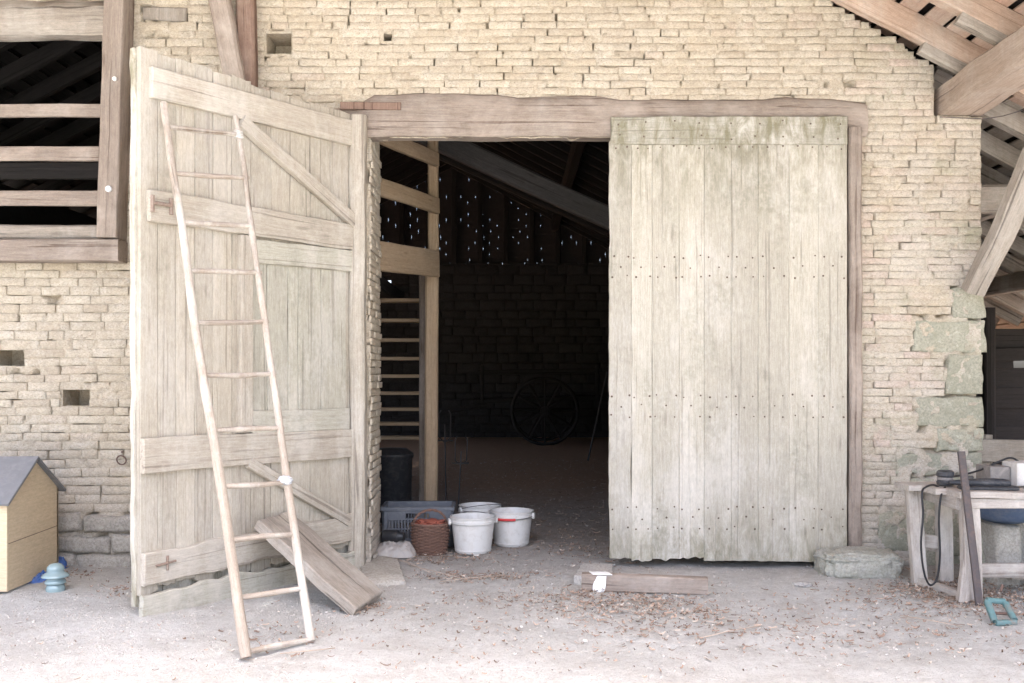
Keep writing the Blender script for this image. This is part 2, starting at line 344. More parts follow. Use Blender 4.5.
M['glaze'] = glaze()
def litter_mat():
    t = NT('dry_straw_and_bark'); ti = t.attr('tint', 'Fac')
    return t.fin(t.ramp(ti, [(0., (.15, .11, .085)), (.35, (.29, .205, .155)), (.6, (.41, .31, .24)), (.8, (.50, .43, .36)), (1., (.58, .55, .5))]), .9, None, .1)
M['litter'] = litter_mat()
def gravel_mat():
    t = NT('small_grit'); ti = t.attr('tint', 'Fac')
    return t.fin(t.ramp(ti, [(0., (.22, .18, .15)), (.5, (.42, .38, .34)), (1., (.60, .57, .54))]), .95, None, .05)
M['grit'] = gravel_mat()

# ------------------------------------------------------------------ ground
def gz(x, y):
    h = .022 * fb(x * .9, y * .9, 3, 3) + .006 * fb(x * 6, y * 6, 8, 3)
    if y > .6: h *= .8
    return h - .004
def make_ground():
    def axis(a, b, st, far):
        n = int((b - a) / st); c = [a + st * i for i in range(n + 1)]
        l = []; x = a; s = st
        while x > -far: s *= 1.35; x -= s; l.append(x)
        r = []; x = c[-1]; s = st
        while x < far: s *= 1.35; x += s; r.append(x)
        return l[::-1] + c + r
    xs = axis(-4.3, 5.0, .028, 700); ys = axis(-3.3, 3.0, .028, 700)
    mb = MB(); q = []
    for y in ys:
        for x in xs:
            near = -8 < x < 8 and -7 < y < 16
            h = gz(x, y) if near else -.004
            if -4.4 < x < 5 and -3.4 < y < 3: h += .0035 * fb(x * 34, y * 34, 2, 2)
            q.append((x, y, h))
    n = len(xs)
    fs = [(j * n + i, j * n + i + 1, (j + 1) * n + i + 1, (j + 1) * n + i) for j in range(len(ys) - 1) for i in range(n - 1)]
    mb.add(q, fs, q, .5)
    o = mb.build('ground', M['ground'], angle=180); tag(o, 'pale dusty earth yard running into the dark barn floor', 'ground', kind='structure')
make_ground()

# ------------------------------------------------------------------ front brick wall
JX = -1.075                        # left reveal of the doorway
OPEN = [(-5.4, -2.985, 2.5, 4.06), (JX, 2.62, -.3, 3.27)]
def rect(px0, py0, px1, py1, Y=0):
    a = at(px0, py1, Y); b = at(px1, py0, Y); return (a.x, b.x, a.z, b.z)
STONES = [rect(*r) for r in ((953, 286, 985, 319), (914, 320, 985, 353), (946, 354, 985, 394), (915, 396, 985, 427), (937, 428, 985, 452),
                             (899, 453, 985, 475), (880, 512, 911, 552), (912, 478, 985, 512), (912, 514, 950, 548), (951, 514, 985, 556), (912, 550, 985, 585))]
HOLES = [rect(*r) for r in ((266, 33, 291, 53), (383, 33, 392, 41), (62, 390, 89, 406), (-8, 349, 24, 366))]
INSET = rect(143, 6, 187, 21)
def wall_top(x):
    x += .05 * ns(x * 6, 4)
    if x < 2.33: return 4.62
    if x < 3.22: return 4.38 - .62 * (x - 2.33)
    if x < 3.6: return 3.44
    return -1
blockers = OPEN + STONES + HOLES + [INSET, (JX - .0, 2.70, 3.2, 3.545), (-5.4, -2.98, 4.0, 4.7)]
def blocked(x, z0, z1, e=.004):
    for a, b, c, d in blockers:
        if a - e < x < b + e and z1 > c + .012 and z0 < d - .012: return True
    return False
wall = thing('brick_wall', 'pale yellow brick front wall of the barn around the big doorway', 'wall', (0, 0, 0))
def brickwork():
    mb = MB()
    def row(xa, xb, z, h):
        # free intervals of this course
        xs = lin(xa, xb, int((xb - xa) / .01) + 1); runs = []; st = None
        for x in xs:
            ok = not blocked(x, z, z + h) and z + h < wall_top(x) + .02
            if ok and st is None: st = x
            if not ok and st is not None: runs.append((st, x - .01)); st = None
        if st is not None: runs.append((st, xb))
        for a, b in runs:
            x = a + (0 if R.random() < .5 else -.0)
            first = True
            while x < b - .02:
                L = R.choice((.22, .25, .27, .29, .26, .20, .13)) * R.uniform(.94, 1.06)
                if first: L *= R.choice((.5, 1)); first = False
                if b - x - L < .07: L = b - x
                gp = R.uniform(.004, .013); hh = h - R.uniform(.0008, .0055)
                pr = R.gauss(0, .0035); pr = max(-.012, min(.012, pr))
                tn = R.random() * .9
                if x > 2.5 and R.random() < .22: tn = R.uniform(.9, 1)
                if R.random() < .012: x += L + gp; continue
                T = .17; zo = .014 * ns(x * .55, z * 1.4, 7) + .006 * ns(x * 2.1, z * 5); sl_ = (.014 * ns((x + L) * .55, z * 1.4, 7) + .006 * ns((x + L) * 2.1, z * 5) - zo) / L
                slab(mb, (x, -.004 - pr, z + zo + R.uniform(-.002, .002)), (1, 0, sl_ + R.gauss(0, .006)), (0, 0, 1), (0, -1, 0), L - gp, hh, T, 6, 3, R.uniform(.0015, .0045), .007, 17, edge=.013, jag=(.006, .006), jf=11, tint=tn)
                x += L + R.uniform(0, .003)
    z = .40
    while z < 4.6:
        h = .066 + R.uniform(-.004, .004); row(-4.9, -2.0, z, h); z += h
    z = -.06
    while z < 4.62:
        h = .0565 + R.uniform(-.003, .003)
        if z > 3.24: row(-1.985, 3.605, z, h)
        else: row(-1.985 if z > .42 else -1.3, JX - .02, z, h); row(JX - .015, 3.605, z, h)
        # reveal of the doorway, seen from inside the opening
        if z < 3.2:
            y = -.003 + R.uniform(-.004, .004)
            for k, L in enumerate((.30, .26) if int(z / .0565) % 2 else (.15, .28, .13)):
                slab(mb, (JX + R.gauss(0, .006), y, z), (0, 1, R.gauss(0, .006)), (0, 0, 1), (1, 0, 0), L - .006, h - R.uniform(.004, .009), .012, 5, 3, R.uniform(.002, .005), .004, 14, edge=.004, tint=R.uniform(.35, .85)); y += L
        z += h
    return mb.build('brickwork', M['brick'], wall, 60)
brickwork()
def mortar():
    st = .02; mb = MB(); q = []; idx = {}; fs = []
    nx = int(8.6 / st); nz = int(4.75 / st); x0, z0 = -4.98, -.12
    for j in range(nz + 1):
        for i in range(nx + 1):
            x = x0 + i * st; z = z0 + j * st
            d = .0025 + .008 * fb(x * 2.6, z * 2.6, 1, 3) + .006 * fb(x * 15, z * 19, 4, 2)
            v = fb(x * 7.5, z * 9.5, 9, 3)
            if v > .12: d += min(.08, (v - .12) * .34)
            q.append((x, max(-.009, d), z))
    def solid(x, z):
        if z > wall_top(x) - .02 or x > 3.585: return False
        for a, b, c, dd in OPEN + HOLES:
            if a - .0 < x < b and c < z < dd: return False
        return True
    w = nx + 1
    for j in range(nz):
        for i in range(nx):
            if solid(x0 + (i + .5) * st, z0 + (j + .5) * st): fs.append((j * w + i, j * w + i + 1, (j + 1) * w + i + 1, (j + 1) * w + i))
    used = sorted({k for f in fs for k in f}); mp = {k: n for n, k in enumerate(used)}
    q = [q[k] for k in used]; fs = [tuple(mp[k] for k in f) for f in fs]
    mb.add(q, fs, q, .5); return mb.build('mortar_bed', M['mortar'], wall, 180)
mortar()
def core():
    mb = MB(); a, b = .30, .56
    def rz(x): return 5.45 - .52 * (x + 0) if x > -1.4 else 5.45 - .52 * (-2.8 - x)
    def P(*p): prism(mb, p, a, b)
    P((-6.2, -.2), (JX - .012, -.2), (JX - .012, 2.5), (-6.2, 2.5))
    P((-6.2, 2.5), (-5.4, 2.5), (-5.4, 4.25), (-6.2, 3.9))
    P((-2.985, 2.5), (JX - .012, 2.5), (JX - .012, 4.26), (-2.985, 4.26))
    P((-5.4, 4.26), (JX - .012, 4.26), (-1.4, 6.1), (-2.4, 5.62))
    P((JX - .012, 3.55), (2.55, 3.55), (2.25, 4.1), (JX - .012, 4.26)); P((JX - .012, 4.26), (2.25, 4.1), (-1.4, 6.1))
    P((2.62, -.2), (3.59, -.2), (3.59, 3.38), (2.62, 3.38)); P((2.62, 3.38), (3.2, 3.38), (3.2, 3.62), (2.25, 4.1), (2.56, 3.55))
    o = mb.build('wall_core', M['mortar'], wall, 30)
core()
mb = MB()                                        # the putlog holes: little brick-lined sockets
for a, b, c, d in HOLES:
    t = .004; dep = .29
    box(mb, a - .02, a, .012, dep, c - .02, d + .02); box(mb, b, b + .02, .012, dep, c - .02, d + .02)
    box(mb, a, b, .012, dep, c - .02, c); box(mb, a, b, .012, dep, d, d + .02); box(mb, a, b, dep, dep + .008, c, d)
mb.build('socket_lining', M['mortar'], wall)
for (a, b, c, d), tn in zip(STONES, (.5, .7, .4, .3, .8, .6, .4, .7, .3, .5, .2)):
    mb = MB(); slab(mb, (a + .006, .003 + R.uniform(-.005, .004), c + .006), (1, 0, 0), (0, 0, 1), (0, -1, 0), b - a - .012, d - c - .012, .25, 16, 10, .009, .014, 9, edge=.03, jag=(.022, .022), jf=7, tint=tn)
    mb.build('stone_block', M['stone_moss'], wall, 60)
mb = MB()                                        # rubble plinth on the left
rows = [(-.05, .10), (.10, .25), (.25, .40)]
for z0, z1 in rows:
    x = -4.8 - R.random() * .2
    while x < -1.33:
        L = R.uniform(.2, .5); L = min(L, -1.24 - x); slab(mb, (x, -.035 + R.uniform(-.02, .015), z0), (1, 0, R.gauss(0, .03)), (0, 0, 1), (0, -1, 0), L - .03, z1 - z0 - R.uniform(.012, .03), .16, 8, 6, .02, .018, 6, edge=.02, jag=(.012, .014), jf=7); x += L
mb.build('stone_plinth', M['stone'], wall, 60)

# timbers built into the wall
def timber(name, p0, p1, w, h, side, mat, parent, **k):
    mb = MB(); bar(mb, p0, p1, w, h, side, **k); return mb.build(name, M[mat], parent, 40)
mb = MB()
n = 26                                           # doorway lintel with its wavy top edge
q = []; pts = []
for i in range(n + 1):
    x = -1.36 + (2.70 + 1.36) * i / n
    top = 3.555 + .022 * ns(x * 1.6, 3) + .018 * ns(x * 4.1, 8) + .025 * math.exp(-((x - .55) / .35) ** 2) + .05 * math.exp(-((x + .55) / .5) ** 2) - (.07 if x < -1.2 else 0) - (.04 if x > 2.55 else 0)
    bot = 3.265 + .012 * ns(x * 2.2, 5) - .008 * ns(x * 6, 2)
    f = -.05 + .012 * ns(x * 2, 9)
    pts.append((x, f, bot, top))
g = []; K = 9
for x, f, b, t in pts:
    sec = [(f + .03, b), (f + .004, b + .03), (f - .008, b + .09), (f - .01, (b + t) / 2), (f + .002, t - .07), (f + .022, t - .02), (f + .05, t), (.13, t), (.13, b)]
    for y, z in sec: q.append((x, y + .004 * ns(x * 9, z * 9), z)); g.append((y, z, x))
fs = [(i * K + j, (i + 1) * K + j, (i + 1) * K + (j + 1) % K, i * K + (j + 1) % K) for i in range(n) for j in range(K)] + [tuple(range(K)), tuple(n * K + K - 1 - j for j in range(K))]
mb.add(q, fs, g, .6); mb.build('lintel', M['beam'], wall, 40)
timber('jamb_post', (-1.165, -.075, -.03), (-1.160, -.075, 3.40), .115, .15, (1, 0, 0), 'rail', wall, n=24, amp=.008)
timber('jamb_post', (2.60, -.035, .03), (2.595, -.035, 3.32), .10, .10, (1, 0, 0), 'beam', wall, n=24, amp=.01)
mb = MB(); slab(mb, (-1.30, -.075, 3.46), (1, 0, -.01), (0, 0, 1), (0, -1, 0), .46, .055, .03, 6, 3, .004, .004, tint=.2); mb.build('patch_strip', M['beam_red'], wall)
# hayloft opening, upper left
timber('hayloft_lintel', (-5.5, .06, 4.19), (-2.93, .06, 4.17), .30, .26, (0, 1, 0), 'beam_grey', wall, n=24, amp=.022, ch=.3)
timber('hayloft_post', at(120.5, 3, -.1) + V((.0, 0, .3)), at(111.5, 239, -.1), .155, .20, (1, 0, 0), 'beam', wall, n=16, amp=.006, ch=.06, tint=.7)
timber('hayloft_stile', (-3.03, .06, 4.06), (-3.07, .06, 2.5), .10, .16, (1, 0, 0), 'beam_grey', wall, n=10, amp=.005)
timber('hayloft_sill', (-5.4, -.10, 2.385), (-2.93, -.10, 2.378), .18, .165, (0, 1, 0), 'beam', wall, n=20, amp=.008, ch=.08)
timber('hayloft_ledge', (-5.4, -.02, 2.53), (-3.0, -.02, 2.525), .17, .11, (0, 1, 0), 'beam_grey', wall, n=20, amp=.006)
for z, hh in ((3.468, .098), (3.142, .108), (2.80, .115)):
    timber('hayloft_rail', (-5.4, -.01, z), (-3.03, -.01, z - .006), .035, hh, (0, 1, 0), 'beam', wall, n=12, amp=.005, ch=.1)
timber('hayloft_rail', (-5.6, .75, 3.17), (-2.3, .75, 3.16), .04, .14, (0, 1, 0), 'dark_wood', wall, n=8, amp=.004)
for px, py, mt in ((115, 79, 'ceramic_white'), (109, 189, 'ceramic_white')):
    mb = MB(); c = at(px, py, -.205); r = .024 if py > 100 else .017
    m2 = MB(); lathe(mb, (0, 0, 0), [(.001, .0), (r, .0), (r, .012), (r * .8, .018), (r * .45, .018), (r * .4, .012), (.001, .012)], 20)
    mb.v = [(c.x + x, c.y - z, c.z + y) for x, y, z in mb.v]; mb.build('bolt_washer', M[mt], wall)
# brace and post standing against the wall behind the open door
timber('wall_brace', at(216, -20, -.16), at(250, 150, -.10), .15, .13, (1, 0, 0), 'beam', wall, n=10, amp=.006, tint=.9)
timber('wall_post', (-2.015, -.06, 4.75), (-1.99, -.06, 2.4), .135, .12, (1, 0, 0), 'beam_red', wall, n=10, amp=.006)
mb = MB(); a, b, c, d = INSET; slab(mb, (a, -.014, c + .006), (1, 0, -.03), (0, 0, 1), (0, -1, 0), b - a, d - c - .012, .12, 8, 4, .01, .008, edge=.01, jag=(.015, .01)); mb.build('inset_timber', M['beam_grey'], wall)
mb = MB(); tube(mb, [at(122, 456, -.02) + V((math.cos(t) * .035, -.012 - .01 * math.sin(t), math.sin(t) * .035 - .03)) for t in lin(0, 6.28, 17)], .0055); tube(mb, [at(122, 452, .03), at(122, 452, -.035)], .008); mb.build('iron_ring', M['iron'], wall)

# ------------------------------------------------------------------ closed right leaf
def closed_door():
    root = thing('barn_door', 'closed right leaf of wide upright planks with rows of nail heads', 'door', (2.5, -.1, .04))
    seams = [609, 631.5, 652, 679, 704, 731, 758, 789, 818, 847]; Y = -.10; mb = MB(); nails = []
    xs = [at(s, 400, Y).x for s in seams]; zt = at(0, 143, Y).z
    for i in range(9):
        w = xs[i + 1] - xs[i]; jg = (.03, .03, .045, .028, .006, .006, .004, .004, .003)[i]
        zb = .045 + (.025, .012, .02, .03, .006, .006, .002, .0, .0)[i]
        slab(mb, (xs[i] + .0015, Y - R.uniform(0, .003), zb), (1, 0, 0), (0, 0, 1), (0, -1, 0), w - .0015, zt - zb + .012, .035, 7, 60, .0015, .003, 2.5, jag=(jg, .004), edge=.0022 if i else .012, tint=R.random())
        for pyc in (267, 406, 518):
            for dx in (.16, .5, .84):
                for dz in ((-.075, .075) if dx != .5 else (0,)):
                    if R.random() < .93: nails.append((xs[i] + w * dx + R.uniform(-.012, .012), at(0, pyc, Y).z + dz + R.uniform(-.012, .012)))
        for dx in (.3, .8): nails.append((xs[i] + w * dx, zt - .035 + R.uniform(-.012, .012)))
    for x, z in nails:
        lathe_n = MB(); r = R.uniform(.0055, .0085); lathe(lathe_n, (0, 0, 0), [(r, 0), (r * .8, .002), (.0005, .003)], 7)
        mb.add([(x + a, Y - .0055 - c, z + b) for a, b, c in lathe_n.v], lathe_n.f, lathe_n.g, .5, 1)
    mb.build('plank_panel', [M['door'], M['nail']], root, 40)
    mb = MB(); x0 = at(611, 0, Y).x; x1 = at(846.5, 0, Y).x; z0 = zt - .012; z1 = at(0, 117, Y).z
    slab(mb, (x0, Y - .022, z0), (1, 0, 0), (0, 0, 1), (0, -1, 0), x1 - x0, z1 - z0, .055, 40, 8, .006, .006, 3, edge=.01, jag=(.007, .01), jf=5, tint=.55)
    # grain of this board runs sideways
    mb.g = [(c, b, a) for a, b, c in mb.g]
    for dx in lin(.03, .97, 9):
        for dz in (.25, .75):
            n_ = MB(); lathe(n_, (0, 0, 0), [(.007, 0), (.0055, .002), (.0005, .003)], 7); x = x0 + (x1 - x0) * dx + R.uniform(-.02, .02); z = z0 + (z1 - z0) * dz + R.uniform(-.02, .02)
            mb.add([(x + a, Y - .027 - c, z + b) for a, b, c in n_.v], n_.f, n_.g, .5, 1)
    mb.build('top_board', [M['door_lichen'], M['nail']], root, 40)
    for pyc in (267, 406, 518):
        z = at(0, pyc, Y).z; mb = MB(); slab(mb, (xs[0] + .05, Y + .09, z - .1), (1, 0, 0), (0, 0, 1), (0, -1, 0), xs[-1] - xs[0] - .1, .2, .05, 10, 3); mb.g = [(c, b, a) for a, b, c in mb.g]; mb.build('ledge', M['rail'], root)
closed_door()

# ------------------------------------------------------------------ open left leaf
Hx, Hy = -1.205, -.10; DS = V((-.574, -.819, 0)); DN = V((.819, -.574, 0)); UP = V((0, 0, 1))
def dl(px, py):
    k = (px - HX) / F; s = (Hx - k * (D0 + Hy)) / (.574 - .819 * k); d = D0 + Hy - .819 * s
    return s, CZ + (HY - py) / F * d
def dp(s, z, n=0.0): return V((Hx, Hy, z)) + DS * s + DN * n
def open_door():
    root = thing('barn_door', 'open left leaf swung outward showing its ledges and diagonal braces', 'door', (Hx, Hy, 0))
    W = 1.795
    # boards behind everything, seams read along the top
    pxs = [140, 158, 176, 195, 213, 232, 251, 271, 290, 310, 330, 352]
    ss = [dl(p, 200)[0] for p in pxs]; ss[0] = W; ss[-1] = 0
    mb = MB()
    for i in range(len(ss) - 1):
        s1, s0 = ss[i], ss[i + 1]; low = .12 + (.05 * R.random())
        top = 3.40 + R.uniform(-.012, .012) + .012 * s0
        slab(mb, dp(s1 - .0015, low), -DS, UP, DN, s1 - s0 - .003, top - low, .035, 5, 40, .0025, .003, 2.5, jag=(.03, .012), edge=.003, tint=R.random())
    mb.build('plank_panel', M['door_in'], root, 40)
    mb = MB()                                     # outer skin, seen as the pale free edge
    slab(mb, dp(W + .012, .04, -.04), -DS, UP, DN, .2, 3.38, .035, 3, 40, .006, .005, 4, jag=(.05, .01), edge=.016, tint=.95)
    slab(mb, dp(W - .19, .10, -.04), -DS, UP, DN, W - .2, 3.3, .03, 6, 20, .004, .004, 2.5, jag=(.03, .01), tint=.4)
    mb.build('outer_planking', M['door'], root, 40)
    def board(name, a, b, c, d, mat, n=.036, T=.034, parent=root, tint=None, amp=.004, edge=.008, e=(.004, .004)):
        """ledge between pixel corners a (upper left), b (upper right), c (lower right), d (lower left) of the leaf"""
        A, B, C_, D_ = [dl(*p) for p in (a, b, c, d)]
        m = MB(); z0 = (D_[1] + C_[1]) / 2; z1 = (A[1] + B[1]) / 2; s0 = max(A[0], D_[0]); s1 = min(B[0], C_[0])
        P = dp(s0, D_[1], n); Q = dp(s1, C_[1], n); U_ = (Q - P); 
        slab(m, P, U_, UP, DN, U_.length, (A[1] - D_[1] + B[1] - C_[1]) / 2, T, 26, 6, .005, amp, 4, jag=(e[0], e[1]), jf=5, edge=edge, tint=tint)
        m.g = [(c_, b_, a_) for a_, b_, c_ in m.g]
        return m.build(name, M[mat], parent, 40)
    board('ledge', (149, 66), (353, 123), (353, 147), (149, 98), 'rail', tint=.95)
    board('ledge', (146, 192), (353, 224), (353, 251), (146, 221), 'rail', n=.04, tint=.6, e=(.01, .008))
    board('ledge', (140, 437), (350, 430), (350, 457), (141, 473), 'rail', n=.04, tint=.7, e=(.008, .006))
    board('ledge', (141, 552), (350, 515), (350, 540), (142, 586), 'rail', n=.038, tint=.75, e=(.03, .02))
    # broken kicking board at the bottom
    board('bottom_board', (139, 590), (350, 553), (350, 573), (139, 623), 'green_board', n=.05, T=.03, tint=.8, e=(.03, .05), edge=.03)
    def brace(a, b, w, mat, n=.03, tint=.6):
        A = dl(*a); B = dl(*b); m = MB(); bar(m, dp(A[0], A[1], n), dp(B[0], B[1], n), .045, w, DN, 12, .004, .1, tint); return m.build('diagonal_brace', M[mat], root, 40)
    brace((238, 122), (351, 222), .095, 'rail', .034)
    brace((246, 462), (345, 521), .075, 'rail', .028)
    # stile beside the wicket
    A = dl(243, 236); B = dl(243, 432); m = MB(); bar(m, dp(A[0], A[1], .02), dp(B[0], B[1], .02), .05, .10, DN, 14, .004, .1, .5); m.build('stile', M['rail'], root, 40)
    # small wicket door in the lower right of the leaf
    sp = [251, 266, 287, 297, 320, 345]; s_ = [dl(p, 340)[0] for p in sp]; zt = dl(300, 252)[1]; zb = dl(300, 431)[1]
    m = MB()
    for i in range(5): slab(m, dp(s_[i] - .002, zb, .014), -DS, UP, DN, s_[i] - s_[i + 1] - .006, zt - zb, .012, 4, 16, .004, .003, 3, edge=.005, tint=R.random())
    wk = m.build('wicket_panel', M['green_board'], root, 40)
    board('wicket_rail', (249, 240), (349, 250), (349, 272), (249, 263), 'green_board', n=.036, T=.02, parent=wk, tint=.7)
    board('wicket_rail', (249, 411), (347, 408), (347, 429), (249, 434), 'green_board', n=.034, T=.018, parent=wk, tint=.6)
    # iron staple on the middle ledge and a strap at the foot
    m = MB(); c = dl(157, 205)
    for ds in (-.065, .065): tube(m, [dp(c[0] + ds, c[1] + .045, .05), dp(c[0] + ds, c[1] - .055, .05)], .013, 6)
    tube(m, [dp(c[0] - .065, c[1], .055), dp(c[0] + .065, c[1], .055)], .012, 6); m.build('iron_latch', M['rust'], root)
    m = MB(); c = dl(163, 563); tube(m, [dp(c[0] + .08, c[1], .046), dp(c[0] - .06, c[1] + .01, .046)], .007, 6); tube(m, [dp(c[0], c[1] + .05, .046), dp(c[0], c[1] - .04, .046)], .008, 6); m.build('iron_pin', M['rust'], root)
    for py in (236, 445):
        z = dl(350, py)[1]; m = MB(); tube(m, [(-1.215, -.115, z - .06), (-1.215, -.115, z + .06)], .016, 8); m.build('hinge', M['iron'], root)
open_door()

# ------------------------------------------------------------------ ladder against the open leaf
def dlo(px, py, n):
    k = (px - HX) / F; hx, hy = Hx + DN.x * n, Hy + DN.y * n
    s = (hx - k * (D0 + hy)) / (.574 - .819 * k); return dp(s, CZ + (HY - py) / F * (D0 + hy - .819 * s), n)
def ladder():
    Lt = dlo(163, 103, .085); Rt = dlo(235, 116, .085)
    Lb = V((at(246, 660, -2.46).x, -2.46, .0)); Rb = V((at(311, 642, -2.15).x, -2.15, .0))
    root = thing('wooden_ladder', 'tall pole ladder with peeled rails leaning on the open leaf', 'ladder', (Lb + Rb) / 2)
    def rail(a, b, r0, r1, sd):
        m = MB(); pts = []; rr = []
        for i in range(31):
            t = i / 30; p = a.lerp(b, t); p = p + V((.012 * fb(t * 3, sd, 0, 3), .01 * fb(t * 3, sd, 5, 3), 0)) * (1 if 0 < i else 0); pts.append(p); rr.append(r0 + (r1 - r0) * t + .0025 * ns(t * 14, sd))
        tube(m, pts, rr, 10, tint=.7, rough=.12); o = m.build('rail', M['pole'], root, 70); return pts, o
    lp, lo = rail(Lb + V((0, 0, .012)), Lt, .030, .021, 3.3); rp, ro = rail(Rb + V((0, 0, .012)), Rt, .025, .017, 8.8)
    ys = [(127, 134), (173, 178), (222, 226), (271, 273), (323, 322), (375, 374), (431, 428), (486, 482), (541, 534), (598, 588), (652, 640)]
    def onrail(pts, py):
        best = min(pts, key=lambda p: abs(HY - F * (p.z - CZ) / (D0 + p.y) - py)); i = pts.index(best)
        lo_, hi = pts[max(i - 1, 0)], pts[min(i + 1, len(pts) - 1)]
        return min((lo_.lerp(hi, t) for t in lin(0, 1, 41)), key=lambda p: abs(HY - F * (p.z - CZ) / (D0 + p.y) - py))
    for a, b in ys:
        A = onrail(lp, a); B = onrail(rp, b); d = (B - A); m = MB(); tube(m, [A - d * .06 if False else A, A.lerp(B, .5) + V((0, 0, R.uniform(-.008, .006))), B + d * .05], [.014, .016, .013], 8, tint=R.uniform(.3, 1), rough=.1); m.build('rung', M['pole'], root, 70)
    m = MB(); c = onrail(rp, 135); dd = (Rt - Rb).normalized()
    for i in range(5): tube(m, [c + dd * (.012 * i - .02) + V((math.cos(t) * .026, math.sin(t) * .026, .004 * math.sin(t * 2))) for t in lin(0, 6.28, 13)], .0035, 6)
    m.build('string_lashing', M['string'], ro)
    m = MB(); c = onrail(rp, 480); lump(m, c + V((-.01, -.01, 0)), .042, .042, .028, 3, .35, 2.5); m.build('rag_lashing', M['greycloth'], ro)
ladder()

# ------------------------------------------------------------------ roof
def zr(x): return 5.73 - .52 * x if x > -1.4 else 5.73 - .52 * (-2.8 - x)   # underside of the boarding
roof = thing('barn_roof', 'open timber roof of rafters and gapped boards above the right pier', 'roof', (-1.4, 6, 6.3))
YF, YB, XE = -4.75, 15.3, 6.7
sl = V((1, 0, -.52)).normalized(); nr = V((.52, 0, 1)).normalized()
y = -.09 - .61 * 7
def slope_pts(xa, xb, y, o): return V((xa, y, zr(xa) - o)), V((xb, y, zr(xb) - o))
while y < YB:
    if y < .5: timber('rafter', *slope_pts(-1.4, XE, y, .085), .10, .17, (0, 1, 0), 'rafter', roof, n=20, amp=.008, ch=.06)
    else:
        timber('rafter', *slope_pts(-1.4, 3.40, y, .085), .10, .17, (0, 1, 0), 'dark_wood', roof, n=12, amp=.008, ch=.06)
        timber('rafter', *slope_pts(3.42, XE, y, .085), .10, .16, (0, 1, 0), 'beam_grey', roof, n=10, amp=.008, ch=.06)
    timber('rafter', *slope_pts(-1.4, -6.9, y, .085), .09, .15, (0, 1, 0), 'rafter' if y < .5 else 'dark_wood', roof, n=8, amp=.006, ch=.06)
    y += .61
mb = MB(); mi = MB(); ml = MB(); s = 0.0
L = (V((XE + .3, 0, zr(XE + .3))) - V((-1.4, 0, zr(-1.4)))).length
while s < L:                                     # gapped boards running along the barn on top of the rafters
    w = R.uniform(.145, .17); p = V((-1.4, 0, zr(-1.4) + .012)) + sl * s
    y0 = YF - .2 + R.uniform(-.05, .05); tn = R.random(); inner = p.x < 3.4
    slab(mb, p + V((0, y0, 0)), sl, (0, 1, 0), -nr, w, .40 - y0, .018, 2, 12, .003, .004, 2, edge=.006, tint=tn)
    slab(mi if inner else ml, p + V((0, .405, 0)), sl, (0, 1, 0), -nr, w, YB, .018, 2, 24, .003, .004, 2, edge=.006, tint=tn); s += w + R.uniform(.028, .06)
sl2 = V((-1, 0, -.52)).normalized(); nr2 = V((-.52, 0, 1)).normalized(); s = 0.0
while s < 6.4:
    w = .16; p = V((-1.4, 0, zr(-1.4) + .012)) + sl2 * s
    slab(mb, p + V((0, YF, 0)), sl2, (0, 1, 0), -nr2, w, .40 - YF, .018, 2, 6, .003, .003, 2, tint=R.random())
    slab(mi, p + V((0, .405, 0)), sl2, (0, 1, 0), -nr2, w, YB, .018, 2, 12, .003, .003, 2, tint=R.random()); s += w + .05
mb.build('boarding', M['roofwood'], roof, 40); mi.build('dark_boarding', M['dark_wood'], roof, 40); ml.build('lean_to_boarding', M['beam_grey'], roof, 40)  # boards inside the barn are near-black, the porch boards much paler
mb = MB()                                        # channel tiles laid over the boards
for dirn, x0, nn, S in ((sl, -1.4, nr, L + .3), (sl2, -1.4, nr2, 6.6)):
    q = []; g = []; fs = []; ny = 150; nsx = 26
    for i in range(nsx + 1):
        for j in range(ny + 1):
            yy = YF - .35 + (YB - YF + .7) * j / ny
            p = V((x0, yy, zr(-1.4))) + dirn * (S * i / nsx) + nn * (.10 + .035 * math.cos(j * math.pi * .667))
            q.append(p); g.append(tuple(p))
    for i in range(nsx):
        for j in range(ny): fs.append((i * (ny + 1) + j, (i + 1) * (ny + 1) + j, (i + 1) * (ny + 1) + j + 1, i * (ny + 1) + j + 1))
    mb.add(q, fs, g, .5)
mb.build('tile_covering', M['tile'], roof, 60)
timber('eave_beam', (3.435, .45, 3.545), (3.435, -4.7, 3.64), .33, .24, (1, 0, 0), 'eave', roof, n=40, amp=.012, ch=.08, tint=.5)
timber('porch_post', (3.435, -4.5, 3.51), (3.435, -4.5, 0), .2, .2, (1, 0, 0), 'eave', roof)
for yy in (-.09, -.70):
    x0 = 3.08; timber('rafter_end', (x0, yy, zr(x0) - .21), (3.62, yy, zr(3.62) - .21), .085, .09, (0, 1, 0), 'beam_grey', roof, n=4, amp=.004, tint=.95)
timber('corner_brace', at(973, 292, -.10), at(1036, 150, -.55), .15, .14, (1, 0, 0), 'beam_grey', roof, n=12, amp=.012, bow=(.02, 0), tint=.5)
timber('cross_beam', (3.5, .75, 2.93), (6.9, .75, 2.93), .16, .23, (0, 1, 0), 'beam_grey', roof, n=12, amp=.01, tint=.3)
timber('purlin', (4.6, .5, zr(4.6) - .27), (4.6, YB, zr(4.6) - .27), .17, .2, (1, 0, 0), 'beam_grey', roof, n=14, amp=.01, tint=.3)
timber('purlin', (5.7, .5, zr(5.7) - .27), (5.7, YB, zr(5.7) - .27), .17, .2, (1, 0, 0), 'beam_grey', roof, n=14, amp=.01, tint=.2)
timber('truss_strut', (-3.3, 3.7, 5.27), (3.4, 3.7, 2.19), .16, .24, (0, 1, 0), 'dark_grey', roof, n=14, amp=.012, tint=.6)
timber('truss_strut', (-2.5, 7.6, 5.55), (3.3, 7.6, 2.9), .16, .24, (0, 1, 0), 'dark_wood', roof, n=14, amp=.012)
